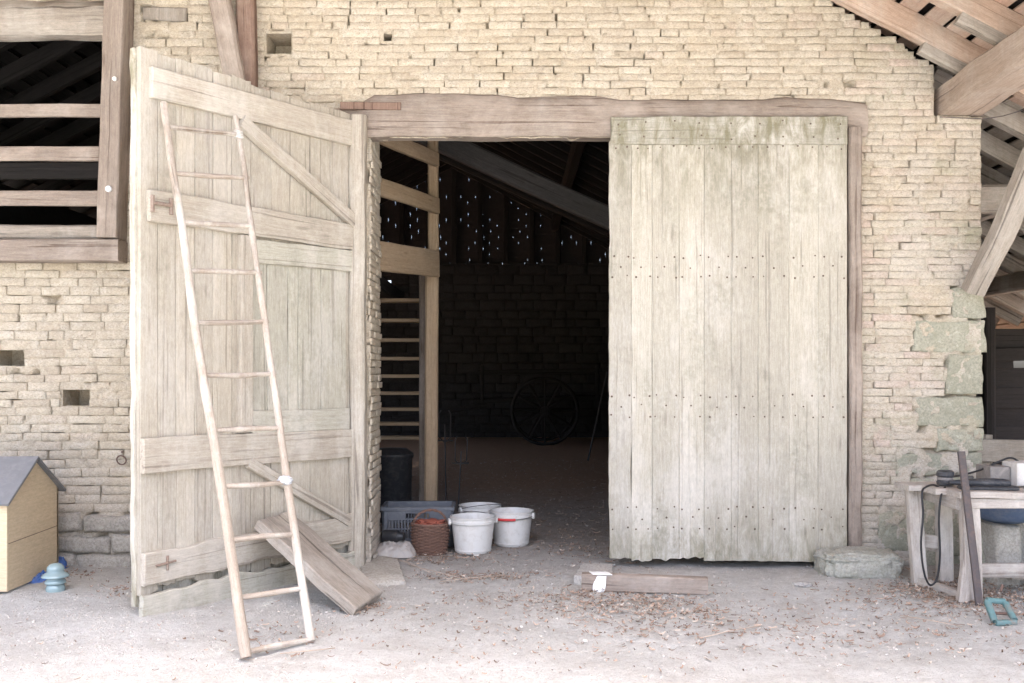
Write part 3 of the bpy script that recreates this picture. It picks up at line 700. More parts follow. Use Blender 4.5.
timber('truss_tie', (-6, 7.6, 3.9), (3.3, 7.6, 3.9), .16, .2, (0, 1, 0), 'dark_wood', roof, n=14, amp=.012) if False else None
timber('purlin', (1.0, .4, zr(1.0) - .29), (1.0, YB, zr(1.0) - .29), .18, .22, (1, 0, 0), 'dark_wood', roof, n=14, amp=.01)
mb = MB(); tube(mb, [at(940, 117, -.03), at(985, 119, -.06), at(1003, 116, -.09), at(1030, 108, -.2)], .004, 5); mb.build('wire', M['steel'], roof)

# ------------------------------------------------------------------ inside of the barn
def rough_wall(name, label, x0, x1, y, z0, z1, mat='inner_stone', step=.45, hole=None):
    o = thing(name, label, 'wall', ((x0 + x1) / 2, y, 0)); mb = MB(); z = z0
    while z < z1 - .02:
        h = min(R.uniform(.16, .26), z1 - z); x = x0 - R.random() * .2
        while x < x1:
            L = R.uniform(.22, .6)
            if not (hole and z < hole[3] and z + h > hole[2] and x < hole[1] and x + L > hole[0]): slab(mb, (x, y + R.uniform(-.02, .02), z), (1, 0, 0), (0, 0, 1), (0, -1, 0), L - .005, h - .004, .3, 5, 4, .006, .012, 5)
            x += L
        z += h
    mb.build('stonework', M[mat], o, 60)
    mb = MB()
    if hole:
        a, b, c, d = hole; box(mb, x0, a, y + .34, y + .44, z0, z1 - .02); box(mb, b, x1, y + .34, y + .44, z0, z1 - .02); box(mb, a, b, y + .34, y + .44, z0, c); box(mb, a, b, y + .34, y + .44, d, z1 - .02)
    else: box(mb, x0, x1, y + .34, y + .44, z0, z1 - .02)
    mb.build('backing', M[mat], o); return o
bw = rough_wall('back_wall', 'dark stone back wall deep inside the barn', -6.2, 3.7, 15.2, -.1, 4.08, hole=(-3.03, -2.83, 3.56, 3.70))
mb = MB()                                        # gable above it: tile hanging with small gaps that let daylight through
CW, RH = .34, .135; z = 4.088; row_ = 0
while z < 6.5:
    xl = -1.4 - (6.58 - z) / .52; xr = -1.4 + (6.58 - z) / .52; x = math.floor(xl / CW) * CW + (.5 * CW if row_ % 2 else 0) + R.uniform(-.03, .03)
    while x < xr:
        hw = CW; g_ = R.uniform(.004, .009) if R.random() < .5 else 0
        q = [(x, 15.35, z), (x + hw - g_, 15.35, z), (x + hw - g_, 15.33, z + RH - .02), (x, 15.33, z + RH - .02)]
        mb.add(q, [(0, 1, 2, 3)], q, .5)
        q = [(x, 15.36, z + RH - .03), (x + hw, 15.36, z + RH - .03), (x + hw, 15.36, z + RH + .005), (x, 15.36, z + RH + .005)]
        mb.add([(a, b, c + (.0 if R.random() < .7 else -.0)) for a, b, c in q], [(0, 1, 2, 3)], q, .5)
        if g_:
            hz = R.uniform(.008, .015)
            for za, zb_ in ((z, z + (RH - .03 - hz) * .6), (z + (RH - .03 - hz) * .6 + hz, z + RH - .03)):
                q = [(x + hw - g_, 15.355, za), (x + hw, 15.355, za), (x + hw, 15.355, zb_), (x + hw - g_, 15.355, zb_)]; mb.add(q, [(0, 1, 2, 3)], q, .5)
        x += CW
    z += RH; row_ += 1
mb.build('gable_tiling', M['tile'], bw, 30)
for x in lin(-5.6, 2.9, 15):
    zt = zr(x) - .05
    if zt > 4.3: timber('gable_stud', (x, 15.22, 4.05), (x, 15.22, zt), .12, .12, (1, 0, 0), 'dark_wood', bw, n=4)
for yy, lab in ((3.45, 'dark stone side wall of the barn running back behind the closed leaf'), ):
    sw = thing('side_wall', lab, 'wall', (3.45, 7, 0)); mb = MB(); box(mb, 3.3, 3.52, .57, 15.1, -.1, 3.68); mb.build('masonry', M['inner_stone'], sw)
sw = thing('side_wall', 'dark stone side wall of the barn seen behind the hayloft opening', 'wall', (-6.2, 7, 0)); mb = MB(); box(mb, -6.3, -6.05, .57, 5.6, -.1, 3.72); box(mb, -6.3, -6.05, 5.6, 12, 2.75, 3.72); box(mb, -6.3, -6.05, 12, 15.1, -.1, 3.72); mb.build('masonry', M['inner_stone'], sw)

# loft gallery on the left, inside the doorway
gal = thing('loft_gallery', 'timber loft gallery with sloping rails and a tall post inside the doorway', 'gallery', at(430, 520, 2.0))
timber('gallery_post', at(433, 115, 2.0), at(433.5, 300, 2.0), .10, .10, (1, 0, 0), 'fresh', gal, n=10, amp=.004, tint=.2)
timber('gallery_post', (at(432, 300, 1.98).x, 1.98, at(0, 276, 1.98).z), (at(431, 300, 1.98).x, 1.98, 0), .125, .12, (1, 0, 0), 'fresh', gal, n=14, amp=.004, tint=.55)
timber('gallery_post', (at(424, 300, 2.25).x, 2.25, at(0, 276, 2.25).z), (at(424, 300, 2.25).x, 2.25, 0), .09, .1, (1, 0, 0), 'beam', gal, n=10, amp=.004, tint=.2)
for (a, b, h) in (((372, 132), (437, 160), .135), ((372, 184), (437, 206), .15), ((372, 255), (437, 264), .25)):
    timber('gallery_rail', at(*a, .62), at(*b, 1.92), .05, h, (1, -.3, 0), 'fresh', gal, n=8, amp=.005, tint=.3)
mb = MB(); slab(mb, (-6.0, .6, 2.42), (1, 0, 0), (0, 1, 0), (0, 0, 1), 4.7, 3.4, .05, 3, 3); mb.build('gallery_floor', M['dark_wood'], gal)
timber('gallery_joist', (-1.32, .6, 2.36), (-1.32, 4, 2.36), .1, .14, (1, 0, 0), 'dark_wood', gal, n=4)

st = thing('loft_stair', 'steep open stair of thin treads rising to the loft beside the post', 'stair', (-1.2, 2.6, 0))
tys = [299, 319, 338.5, 357, 374.5, 391.5, 407.5, 422, 436]
P0 = V((0, 2.45, 2.2)); treads = []
for i, py in enumerate(tys):
    Y = 2.6 + .16 * i * .0 + .05 * i; zc = at(400, py, Y).z; x1 = at(421, py, Y).x; treads.append((x1, Y, zc))
    mb = MB(); slab(mb, (x1 - .85, Y - .09, zc), (1, 0, 0), (0, 1, 0), (0, 0, 1), .85, .2, .03, 4, 3, .004, .002, tint=.6); mb.g = [(c, b, a) for a, b, c in mb.g]
    mb.build('tread', M['fresh'], st)
a, b = treads[0], treads[-1]
timber('stringer', (a[0] + .02, a[1] + .02, a[2] + .2), (b[0] + .06, b[1] + .1, 0), .04, .2, (1, 0, 0), 'beam', st, n=8, amp=.003)
timber('stringer', (a[0] - .87, a[1] + .02, a[2] + .2), (b[0] - .87, b[1] + .1, 0), .04, .2, (1, 0, 0), 'beam', st, n=8, amp=.003)

# ------------------------------------------------------------------ lean-to on the far right
lw = thing('plank_wall', 'dark plank wall at the back of the lean-to with one gap of daylight', 'wall', (5.4, 5.0, 0)); mb = MB(); z = .0
hole = at(1016, 352, 5.0)
for i, h in enumerate((.26, .25, .27, .24, .26, .25, .24, .26)):
    zz = z + h
    if z < hole.z < zz:
        slab(mb, (3.6, 5.0, z), (1, 0, 0), (0, 0, 1), (0, -1, 0), hole.x - 3.6 - .03, h - .012, .03, 8, 3, .005, .006); slab(mb, (3.6, 4.965, z + .0), (1, 0, .035), (0, 0, 1), (0, -1, 0), 5, h * .7, .03, 8, 3, .005, .006); slab(mb, (hole.x + .2, 5.0, z), (1, 0, -.0), (0, 0, 1), (0, -1, 0), 2.2, h - .012, .03, 8, 3, .005, .006)
    else: slab(mb, (3.6, 5.0 + .014 * (i % 2), z), (1, 0, 0), (0, 0, 1), (0, -1, 0), 5, h + .012, .03, 12, 3, .005, .004)
    z = zz
mb.g = [(c, b, a) for a, b, c in mb.g]; mb.build('boards', M['dark_wood'], lw)
timber('post', (at(990, 300, 4.8).x, 4.85, 0), (at(990, 300, 4.8).x, 4.85, 2.3), .14, .14, (1, 0, 0), 'dark_wood', lw, n=6)
fr = thing('low_rail', 'pale low plank barrier across the lean-to behind the workbench', 'barrier', (4.6, .9, 0))
mb = MB(); p = at(985, 459, .85); slab(mb, (p.x - .15, .85, p.z - .02), (1, 0, -.02), (0, 0, 1), (0, -1, 0), 2.6, .19, .05, 14, 4, .006, .005, edge=.01); mb.g = [(c, b, a) for a, b, c in mb.g]; mb.build('rail', M['beam_grey'], fr)
mb = MB(); slab(mb, (p.x - .15, .88, p.z - .26), (1, 0, -.01), (0, 0, 1), (0, -1, 0), 2.6, .20, .05, 14, 4, .006, .005, edge=.01); mb.g = [(c, b, a) for a, b, c in mb.g]; mb.build('rail', M['beam'], fr)
for x in (p.x + .05, p.x + 2.2): timber('post', (x, .98, 0), (x, .98, p.z + .2), .12, .12, (1, 0, 0), 'beam_grey', fr, n=5)

# ------------------------------------------------------------------ things inside the doorway
def bucket_parts(root, grip):
    rb, rt, h = .145, .182, .295
    m = MB(); prof = [(.001, .004), (rb - .004, .004), (rb, .010), (rb + .008, .028), (rb + .004, .032)]
    prof += [(rb + (rt - rb) * t, h * t) for t in lin(.13, .80, 8)]
    prof += [(rt - .004, h * .82), (rt + .004, h * .83), (rt + .006, h * .9), (rt + .001, h * .91), (rt + .002, h * .965), (rt + .010, h * .975), (rt + .010, h), (rt - .003, h)]
    prof += [(rt - .006 - (rt - rb) * (1 - t), h * t) for t in lin(.95, .06, 8)] + [(.001, .016)]
    lathe(m, (0, 0, 0), prof, 48); m.build('shell', M['bucket'], root, 45, local=True)
    for sgn in (-1, 1):
        m = MB(); lump(m, (sgn * (rt + .013), 0, h * .87), .012, .03, .028, 2, .05, 2, .5, 0, .6); m.build('ear', M['bucket'], root, 45, local=True)
    return h, rt
def handle(root, pts, grip):
    m = MB(); tube(m, pts, .0028, 6, mat=0); o = m.build('handle', M['dark_iron'], root, 60, local=True)
    if grip:
        k = len(pts) // 2; m = MB(); tube(m, pts[k - 3:k + 4], .011, 8); m.build('grip', M['red'], o, 60, local=True)
def arc(tilt, r=.192, h=.257, n=21, lift=0):
    out = []
    for t in lin(0, math.pi, n):
        x = -r * math.cos(t); e = r * 1.0 * math.sin(t); out.append(V((x, -e * math.cos(tilt), h + e * math.sin(tilt))))
    return out
G = 'white plastic buckets inside the doorway'
for (px, py, rz, lab, tilt, grip) in ((473, 552, .25, 'white bucket nearest the yard with its wire handle lying across the rim', 2.95, False),
                                      (511.5, 545, -.3, 'white bucket on the right with a red grip on its handle', -.10, True),
                                      (480, 537, .5, 'white bucket standing behind the other two, half hidden', .25, False)):
    d = F * CZ / (py - HY); Y = d - D0
    root = thing('bucket', lab, 'bucket', ((px - HX) / F * d, Y, gz((px - HX) / F * d, Y) + .002), rz, G)
    bucket_parts(root, grip); handle(root, arc(tilt, h=.27 if not grip else .257), grip)
def crate():
    Y = .98; c = at(419, 530, Y); root = thing('plastic_crate', 'grey slotted plastic crate standing behind the wicker basket', 'crate', (c.x, Y, 0), .03)
    W, Dp, H, t = .60, .40, .335, .014
    m = MB()
    def side(O, U, N, w):
        U = V(U); O = V(O)
        def pc(u0, u1, z0, z1, n=0.0, tt=t): slab(m, O + U * u0 + V((0, 0, z0)) + V(N) * n, U, (0, 0, 1), N, u1 - u0, z1 - z0, tt, 2, 2, .003, 0, tint=.5)
        pc(-.004, w + .004, H - .03, H, .012, .026); pc(0, .05, 0, H - .03); pc(w - .05, w, 0, H - .03); pc(.05, w - .05, 0, .07)
        hx = .10; pc(.05, w / 2 - hx, H - .11, H - .03); pc(w / 2 + hx, w - .05, H - .11, H - .03); pc(w / 2 - hx, w / 2 + hx, H - .052, H - .03); pc(w / 2 - hx, w / 2 + hx, H - .11, H - .094)
        n = int((w - .1) / .026)
        for i in range(n):
            u = .05 + (w - .1) * (i + .25) / n
            pc(u, u + (w - .1) / n * .5, .07, H - .11)
        pc(.05, w - .05, .145, .16, .002); pc(w / 2 - .02, w / 2 + .02, .07, H - .11, .003)
    side((-W / 2, -Dp / 2, 0), (1, 0, 0), (0, -1, 0), W); side((W / 2, Dp / 2, 0), (-1, 0, 0), (0, 1, 0), W)
    side((W / 2, -Dp / 2, 0), (0, 1, 0), (1, 0, 0), Dp); side((-W / 2, Dp / 2, 0), (0, -1, 0), (-1, 0, 0), Dp)
    m.build('walls', M['crate'], root, 35, local=True)
    m = MB(); slab(m, (-W / 2 + t, -Dp / 2 + t, .012), (1, 0, 0), (0, 1, 0), (0, 0, 1), W - 2 * t, Dp - 2 * t, .01, 2, 2); m.build('base', M['crate'], root, 35, local=True)
crate()
def basket():
    d = F * CZ / (552 - HY); Y = d - D0; X = (430 - HX) / F * d
    root = thing('wicker_basket', 'small round brown wicker basket with an arched handle', 'basket', (X, Y, gz(X, Y)), .4)
    H = .245; R0, R1 = .125, .148; m = MB(); nst = 18
    rad = lambda z: R0 + (R1 - R0) * math.sin(min(1, z / H * 1.15) * math.pi * .55) - .006 * (z / H) ** 3
    z = .008; k = 0
    while z < H:
        pts = []
        for j in range(nst * 4 + 1):
            th = 2 * math.pi * j / (nst * 4); rr = rad(z) + .0095 * math.cos(th * nst / 2 + (math.pi if k % 2 else 0)); pts.append(V((rr * math.cos(th), rr * math.sin(th), z + .0015 * ns(j * .3, k))))
        tube(m, pts, .0068, 5, tint=R.random(), cap=False); z += .0125; k += 1
    for j in range(nst // 1):
        th = 2 * math.pi * (j + .0) / nst; tube(m, [V((rad(z) * math.cos(th), rad(z) * math.sin(th), z)) for z in lin(0.0, H + .012, 8)], .0045, 5)
    m.build('weave', M['wicker'], root, 60, local=True)
    m = MB(); 
    for ph in (0, 2.1, 4.2): tube(m, [V(((rad(H) + .004 + .006 * math.cos(th * 12 + ph)) * math.cos(th), (rad(H) + .004 + .006 * math.cos(th * 12 + ph)) * math.sin(th), H + .006 + .006 * math.sin(th * 12 + ph))) for th in lin(0, 6.283, 73)], .007, 6, cap=False)
    m.build('rim', M['wicker'], root, 60, local=True)
    m = MB()
    for ph in (0, 3.14): tube(m, [V((-.14 * math.cos(t), .006 * math.cos(t * 9 + ph), H + .115 * math.sin(t) + .006 * math.sin(t * 9 + ph))) for t in lin(0, math.pi, 31)], .0075, 6)
    m.build('handle', M['wicker'], root, 60, local=True)
    m = MB(); lathe(m, (0, 0, .003), [(.001, 0), (R0, 0), (R0, .008), (.001, .008)], 24); m.build('base', M['wicker'], root, 60, local=True)
    c = tag_lump('red_cloth', 'crumpled terracotta cloth lying inside the wicker basket', 'cloth', (X, Y, .235), .115, .115, .035, 'redstuff', .45)
def tag_lump(name, label, cat, c, sx, sy, sz, mat, amp, sub=4, fr=2.5, flat=None, rz=0):
    m = MB(); lump(m, c, sx, sy, sz, sub, amp, fr, flat=flat, rz=rz); o = m.build(name, M[mat], None, 50); tag(o, label, cat); return o
basket()
def drape(name, label, cat, c, sx, sy, h, mat, seed):
    m = MB(); n = 44; q = []; fs = []
    for j in range(n):
        for i in range(n):
            u = i / (n - 1) * 2 - 1; v = j / (n - 1) * 2 - 1; r = (abs(u) ** 3 + abs(v) ** 3) ** (1 / 3)
            k = max(0, 1 - r ** 2.2); z = h * k ** .6 * (1 + .22 * fb(u * 1.6 + seed, v * 1.6, 0, 3)) + .022 * k ** .3 * fb(u * 5 + seed, v * 5, 2, 3) + .012 * abs(ns(u * 8, v * 8, seed))
            q.append((c[0] + sx * u * (1 + .12 * ns(v * 2, seed)), c[1] + sy * v * (1 + .12 * ns(u * 2, seed + 4)), c[2] + max(0.004, z)))
    for j in range(n - 1):
        for i in range(n - 1): fs.append((j * n + i, j * n + i + 1, (j + 1) * n + i + 1, (j + 1) * n + i))
    m.add(q, fs, q, .5); o = m.build(name, M[mat], None, 180); tag(o, label, cat); return o
c = at(394, 559, .42); drape('sack', 'crumpled pale sack slumped against the brick reveal', 'sack', (c.x, .42, .0), .18, .17, .10, 'cloth', 5.9)
def jar(P, ax, L, r, lab):
    m = MB(); lathe(m, (0, 0, 0), [(.001, 0), (r * .95, 0), (r, .01), (r, L * .7), (r * .7, L * .8), (r * .68, L), (.001, L)], 24)
    o = m.build('black_jar', M['black'], None, 40); o.location = P; o.rotation_euler = ax; tag(o, lab, 'jar')
jar(at(384, 536, .46), (math.radians(90), 0, math.radians(80)), .17, .05, 'dark jar lying on its side behind the pale sack')
def flatstone(name, label, cat, poly, z, T, mat, tint=.5):
    m = MB(); pts = [V(p) for p in poly]; n = len(pts); c = sum(pts, V()) / n; K = 6; q = []; fs = []
    ring = []
    for i in range(n):
        for t in range(K):
            p = pts[i].lerp(pts[(i + 1) % n], t / K); dirv = (p - c).normalized(); p = p + dirv * .014 * ns(p.x * 9, p.y * 9, z); ring.append(p)
    m_ = len(ring)
    for lev, (sc_, zz) in enumerate(((1.0, -T), (1.0, -.012), (.975, 0), (.5, .004))):
        for p in ring: pp = c + (p - c) * sc_; q.append((pp.x, pp.y, z + zz + .005 * ns(pp.x * 8, pp.y * 8, 3)))
    for l in range(3): fs += [(l * m_ + i, l * m_ + (i + 1) % m_, (l + 1) * m_ + (i + 1) % m_, (l + 1) * m_ + i) for i in range(m_)]
    fs.append(tuple(3 * m_ + i for i in range(m_)))
    m.add(q, fs, q, tint); o = m.build(name, M[mat], None, 50); tag(o, label, cat); return o
gp = lambda px, py: V((lambda d: ((px - HX) / F * d, d - D0, 0))(F * CZ / (py - HY)))
flatstone('flat_stone', 'flat pale stone slab on the ground beside the left jamb', 'stone', [gp(362, 586), gp(405, 583), gp(398, 562), gp(380, 557), gp(360, 566)], .022, .05, 'stone', .8)
# black bin further in, by the stair
d = 9.6; m = MB(); X = (392 - HX) / F * d; lathe(m, (X, d - D0, 0), [(.001, .005), (.17, .005), (.19, .05), (.20, .62), (.215, .64), (.215, .67), (.15, .72), (.001, .73)], 28)
o = m.build('bin', M['black'], None, 40); tag(o, 'black lidded bin at the foot of the loft stair', 'bin')
# garden forks / iron hooks standing behind the post
def fork(px, py, Y, lean, lab):
    b = at(px, 0, Y); root = thing('hay_fork', lab, 'tool', (b.x, Y, 0)); top = V((b.x + lean, Y + .1, at(0, py, Y).z)); foot = V((b.x, Y, 0))
    m = MB(); tube(m, [foot, top], .009, 6); m.build('shaft', M['dark_iron'], root)
    m = MB()
    for dx in (-.06, 0.06): tube(m, [foot.lerp(top, .78) + V((dx * .2, 0, 0)), foot.lerp(top, .84) + V((dx, 0, 0)), top + V((dx * 1.1, 0, .12)), top + V((dx * .7, 0, .16))], .007, 6)
    tube(m, [foot.lerp(top, .8) - V((.09, 0, 0)), foot.lerp(top, .8) + V((.09, 0, 0))], .01, 6); m.build('tines', M['dark_iron'], root)
fork(446, 425, 3.4, -.02, 'thin taller iron fork standing tines up just behind the gallery post')
fork(458, 452, 2.9, .03, 'thin shorter iron fork standing tines up right of the taller one')
# old cart at the back
def cart():
    Y = 12.6; c = at(545, 398, Y); root = thing('farm_cart', 'old farm cart with a large spoked wheel in the dark at the back', 'cart', (c.x, Y, 0))
    r = .68; cz = r + .02
    def wheel(y):
        m = MB(); tube(m, [V((c.x + r * math.cos(t), y, cz + r * math.sin(t))) for t in lin(0, 6.283, 49)], .035, 8, cap=False)
        w = m.build('wheel', M['dark_wood'], root, 60)
        m = MB(); tube(m, [(c.x, y - .16, cz), (c.x, y + .16, cz)], .1, 14); m.build('hub', M['dark_wood'], w)
        for k in range(12): t = k * math.pi / 6; m = MB(); tube(m, [(c.x + .08 * math.cos(t), y, cz + .08 * math.sin(t)), (c.x + (r - .02) * math.cos(t), y, cz + (r - .02) * math.sin(t))], .024, 6); m.build('spoke', M['dark_wood'], w)
    wheel(Y); wheel(Y + 1.4)
    m = MB(); tube(m, [(c.x, Y, cz), (c.x, Y + 1.4, cz)], .05, 8); m.build('axle', M['dark_iron'], root)
    timber('bed', (c.x - 1.5, Y + .7, cz + .2), (c.x + 1.2, Y + .7, cz + .28), 1.0, .1, (0, 1, 0), 'dark_wood', root, n=4)
    for yy in (.2, 1.2): timber('shaft', (c.x - 1.2, Y + yy, cz + .12), (c.x - 3.2, Y + yy, .5), .08, .08, (0, 1, 0), 'dark_wood', root, n=6)
    for xx in (-1.3, 1.1): timber('side_post', (c.x + xx, Y + .2, cz + .2), (c.x + xx, Y + .2, cz + .95), .07, .07, (0, 1, 0), 'dark_wood', root, n=3)
    timber('side_rail', (c.x - 1.4, Y + .2, cz + .8), (c.x + 1.2, Y + .2, cz + .85), .05, .1, (0, 1, 0), 'dark_wood', root, n=3)
cart()
m = MB(); a = at(588, 433, 9.0); tube(m, [V((a.x, 9.0, 0)), at(607, 372, 9.6)], .016, 6); o = m.build('wooden_stick', M['dark_grey'], None, 60); tag(o, 'long thin stick leaning in the dark beside the closed leaf', 'stick')

# ------------------------------------------------------------------ things on the ground in front
# thick plank leaning on the open leaf
def leaning_plank():
    a = V((at(355, 608, -1.25).x, 0, 0)); lo1 = gp(352, 617); lo2 = gp(379, 599)
    top = dp(*dl(264, 524), .10); mid = (lo1 + lo2) / 2
    root = None; wdir = (lo2 - lo1); w = wdir.length; ax = (top - mid); L = ax.length; N = wdir.cross(ax).normalized()
    if N.z < 0: N = -N
    m = MB(); slab(m, lo1 + N * .06, wdir, ax, N, w, L + .03, .06, 8, 26, .008, .006, 5, edge=.012, jag=(.006, .03), jf=9, tint=.5)
    o = m.build('leaning_plank', M['beam_grey'], None, 40); tag(o, 'thick grey plank propped between the ladder and the open leaf', 'plank')
leaning_plank()
def beam_piece():
    a = gp(583, 593); b = gp(711, 597); a.y += .05; b.y += .06
    root = thing('timber_offcut', 'short squared timber with a white paint splash lying before the closed leaf', 'timber', (a + b) / 2)
    m = MB(); bar(m, a + V((0, .05, .058)), b + V((0, .05, .05)), .10, .112, (0, 1, 0), 12, .006, .1, .4); m.build('beam', M['beam'], root, 40)
    u = (b - a).normalized(); m = MB(); p = a + u * .07; slab(m, p + V((0, -.008, .0)), u + UP * .0, UP + u * .12, (0, -1, 0), .075, .108, .003, 8, 6, .001, .001, 9, jag=(.03, .004), edge=.035)
    slab(m, p + V((0, -.002, .1185)), u, (-.25, 1, 0), UP, .13, .09, .004, 8, 6, .001, .001, 9, jag=(.01, .02), edge=.02); m.build('white_paint_splash', M['whitepaint'], root)
beam_piece()
flatstone('flat_stone', 'low grey stone under the end of the short squared timber', 'stone', [gp(574, 584), gp(612, 588), gp(613, 572), gp(582, 571)], .06, .08, 'concrete', .5)
m = MB(); c = at(860, 580, -.32); lump(m, (c.x, -.27, .05), .285, .20, .115, 5, .13, 3.6, tint=.8, flat=.5)
o = m.build('foundation_stone', M['stone_foot'], None, 60); tag(o, 'mossy foundation stone at the foot of the right jamb', 'stone')
m = MB(); c = gp(802, 585); lump(m, c + V((0, 0, .004)), .07, .05, .02, 3, .3); o = m.build('broken_stone', M['concrete'], None, 50); tag(o, 'small pale stone chip on the ground left of the mossy foundation stone', 'stone')

# kennel at the left edge
def kennel():
    X1 = -3.335; y0, y1 = -1.0, -.27; ym = (y0 + y1) / 2; W = .85; zE, zA = .62, .865
    root = thing('dog_kennel', 'small plywood kennel with a grey felt gable roof', 'kennel', (X1 - W / 2, ym, 0))
    m = MB(); xg = X1
    n = 5; q = [V((xg, y, z)) for y, z in ((y0, .02), (y1, .02), (y1, zE), (ym, zA), (y0, zE))]; q += [p - V((.018, 0, 0)) for p in q]
    fs = [(0, 1, 2, 3, 4), (9, 8, 7, 6, 5)] + [(i, n + i, n + (i + 1) % n, (i + 1) % n) for i in range(n)]
    m.add(q, fs, [(p.z, 0, p.y) for p in q], .6); m.build('gable_panel', M['ply'], root, 30)
    m = MB(); slab(m, (xg - W, y0 - .002, .02), (1, 0, 0), (0, 0, 1), (0, -1, 0), W + .004, zE - .02, .016, 6, 5, .003, .001, tint=.95); m.g = [(c, b, a) for a, b, c in m.g]; m.build('side_panel', M['ply'], root, 30)
    m = MB(); slab(m, (xg, y1, .02), (-1, 0, 0), (0, 0, 1), (0, 1, 0), W, zE - .02, .016, 4, 4); m.build('side_panel', M['ply'], root, 30)
    m = MB(); slab(m, (xg + .003, y0 + .02, .33), (0, 1, .02), (0, 0, 1), (1, 0, 0), y1 - y0 - .04, .004, .003, 3, 2, .001); m.build('panel_joint', M['nail'], root, 30)
    for sgn in (-1, 1):
        e = V((0, sgn * (ym - y0), zE - zA)); eu = e.normalized(); nn = V((0, -eu.z * sgn, eu.y * sgn)) * 1; nn = V((0, sgn * abs(eu.z), abs(eu.y)))
        O = V((xg - W - .03, ym, zA + .02)); m = MB(); slab(m, O, (1, 0, 0), eu, nn, W + .065, e.length + .06, .016, 12, 8, .003, .003, 5, jag=(0, .006)); m.build('roof_sheet', M['felt'], root, 40)
kennel()
c = gp(55.5, 591)
m = MB(); lathe(m, (c.x, c.y, 0), [(.001, .0), (.06, .0), (.062, .02), (.058, .035), (.052, .045), (.066, .052), (.07, .062), (.062, .075), (.052, .085), (.055, .092), (.088, .098), (.089, .106), (.07, .12), (.054, .13), (.052, .136), (.057, .145), (.052, .165), (.036, .182), (.012, .188), (.001, .189)], 40)
o = m.build('insulator', M['glaze'], None, 70); tag(o, 'ribbed turquoise glass insulator standing on the ground by the kennel', 'insulator')
p = gp(47, 581); drape('blue_rag', 'crumpled blue plastic rag between the kennel and the insulator', 'rag', (p.x - .03, p.y, 0), .07, .10, .05, 'blue', 7.1)
p = gp(61, 568); drape('blue_rag', 'dark blue plastic scrap tucked behind the insulator at the wall', 'rag', (p.x, p.y - .03, 0), .055, .05, .08, 'blue', 1.7)

# workbench on the right
def bench():
    root = thing('workbench', 'rough dusty wooden workbench against the right pier', 'workbench', (3.4, -.85, 0)); H = .70
    x0 = 2.86; m = MB()
    for i, (y0, y1) in enumerate(((-1.16, -.97), (-.965, -.76), (-.755, -.52))):
        slab(m, (x0 + (.02, -.05, -.14)[i], y0, H - R.uniform(0, .006)), (1, 0, 0), (0, 1, 0), UP, 1.75, y1 - y0, .035, 20, 4, .005, .006, 4, jag=(.006, .006), edge=.01, jf=4)
    m.g = [(c, b, a) for a, b, c in m.g]; m.build('top', M['bench'], root, 40)
    def part(nm, p0, p1, w, h, side=(1, 0, 0), tint=None): timber(nm, p0, p1, w, h, side, 'bench', root, n=8, amp=.004, ch=.08, tint=tint)
    part('apron', (x0 + .06, -1.13, H - .075), (x0 + 1.7, -1.13, H - .075), .035, .075, (0, 1, 0), .9)
    part('apron', (x0 + .04, -1.10, H - .08), (x0 + .04, -.56, H - .08), .035, .09, (1, 0, 0), .2)
    part('leg', (2.97, -1.09, H - .035), (2.93, -1.22, 0), .115, .07, (1, 0, 0), .95)
    part('leg', (2.93, -1.16, .30), (2.855, -1.24, 0), .06, .05, (1, 0, 0), .6)
    part('leg', (2.80, -.62, H - .035), (2.815, -.70, 0), .095, .07, (1, 0, 0), .7)
    part('leg', (3.02, -.60, H - .035), (3.05, -.57, 0), .10, .07, (1, 0, 0), .8)
    part('leg', (4.45, -1.08, H - .035), (4.5, -1.15, 0), .09, .08); part('leg', (4.45, -.60, H - .035), (4.5, -.55, 0), .09, .08)
    part('stretcher', (2.81, -.62, .30), (3.02, -.57, .27), .04, .09, (0, 1, 0), .3)
    part('foot_rail', (2.82, -.72, .03), (2.90, -1.18, .03), .06, .05, (1, 0, 0), .5)
    part('stretcher', (2.97, -1.05, .17), (4.45, -1.05, .19), .04, .09, (0, 1, 0), .5)
bench()
BZ = .703
def grinder():
    c = at(944, 482, -.78); root = thing('power_tool', 'dark electric power tool lying along the workbench top', 'tool', (c.x + .2, -.9, BZ))
    m = MB(); x = c.x; lathe(m, (x, -.80, BZ), [(.001, .0), (.055, .0), (.058, .02), (.05, .03), (.05, .055), (.058, .062), (.056, .09), (.04, .10), (.001, .10)], 24); m.build('motor_head', M['tool_black'], root, 40)
    m = MB(); lathe(m, (x, -.80, BZ), [(.0515, .034), (.0525, .036), (.0525, .05), (.0515, .052)], 24); m.build('pale_band', M['metal_grey'], root, 40)
    a = at(954, 489, -.98); b = at(1010, 489, -.98); m = MB(); pts = [V((a.x + (b.x - a.x) * t, -.98 + .06 * (1 - t), BZ + .03)) for t in lin(0, 1, 9)]
    tube(m, pts, [.012, .018, .024, .028, .031, .032, .032, .03, .024], 10, rough=.1); m.build('handle_body', M['tool_black'], root, 40)
    m = MB(); slab(m, (a.x + .02, -1.08, BZ + .016), (1, 0, 0), (0, 1, 0), UP, b.x - a.x - .01, .1, .014, 6, 4, .004, .003); m.build('base_plate', M['tool_black'], root, 40)
    m = MB(); tube(m, [V((a.x + .08, -.99, BZ + .05)), V((a.x + .06, -1.0, BZ + .075)), V((a.x + .12, -.99, BZ + .07))], .009, 6); m.build('switch_lever', M['tool_black'], root, 40)
grinder()
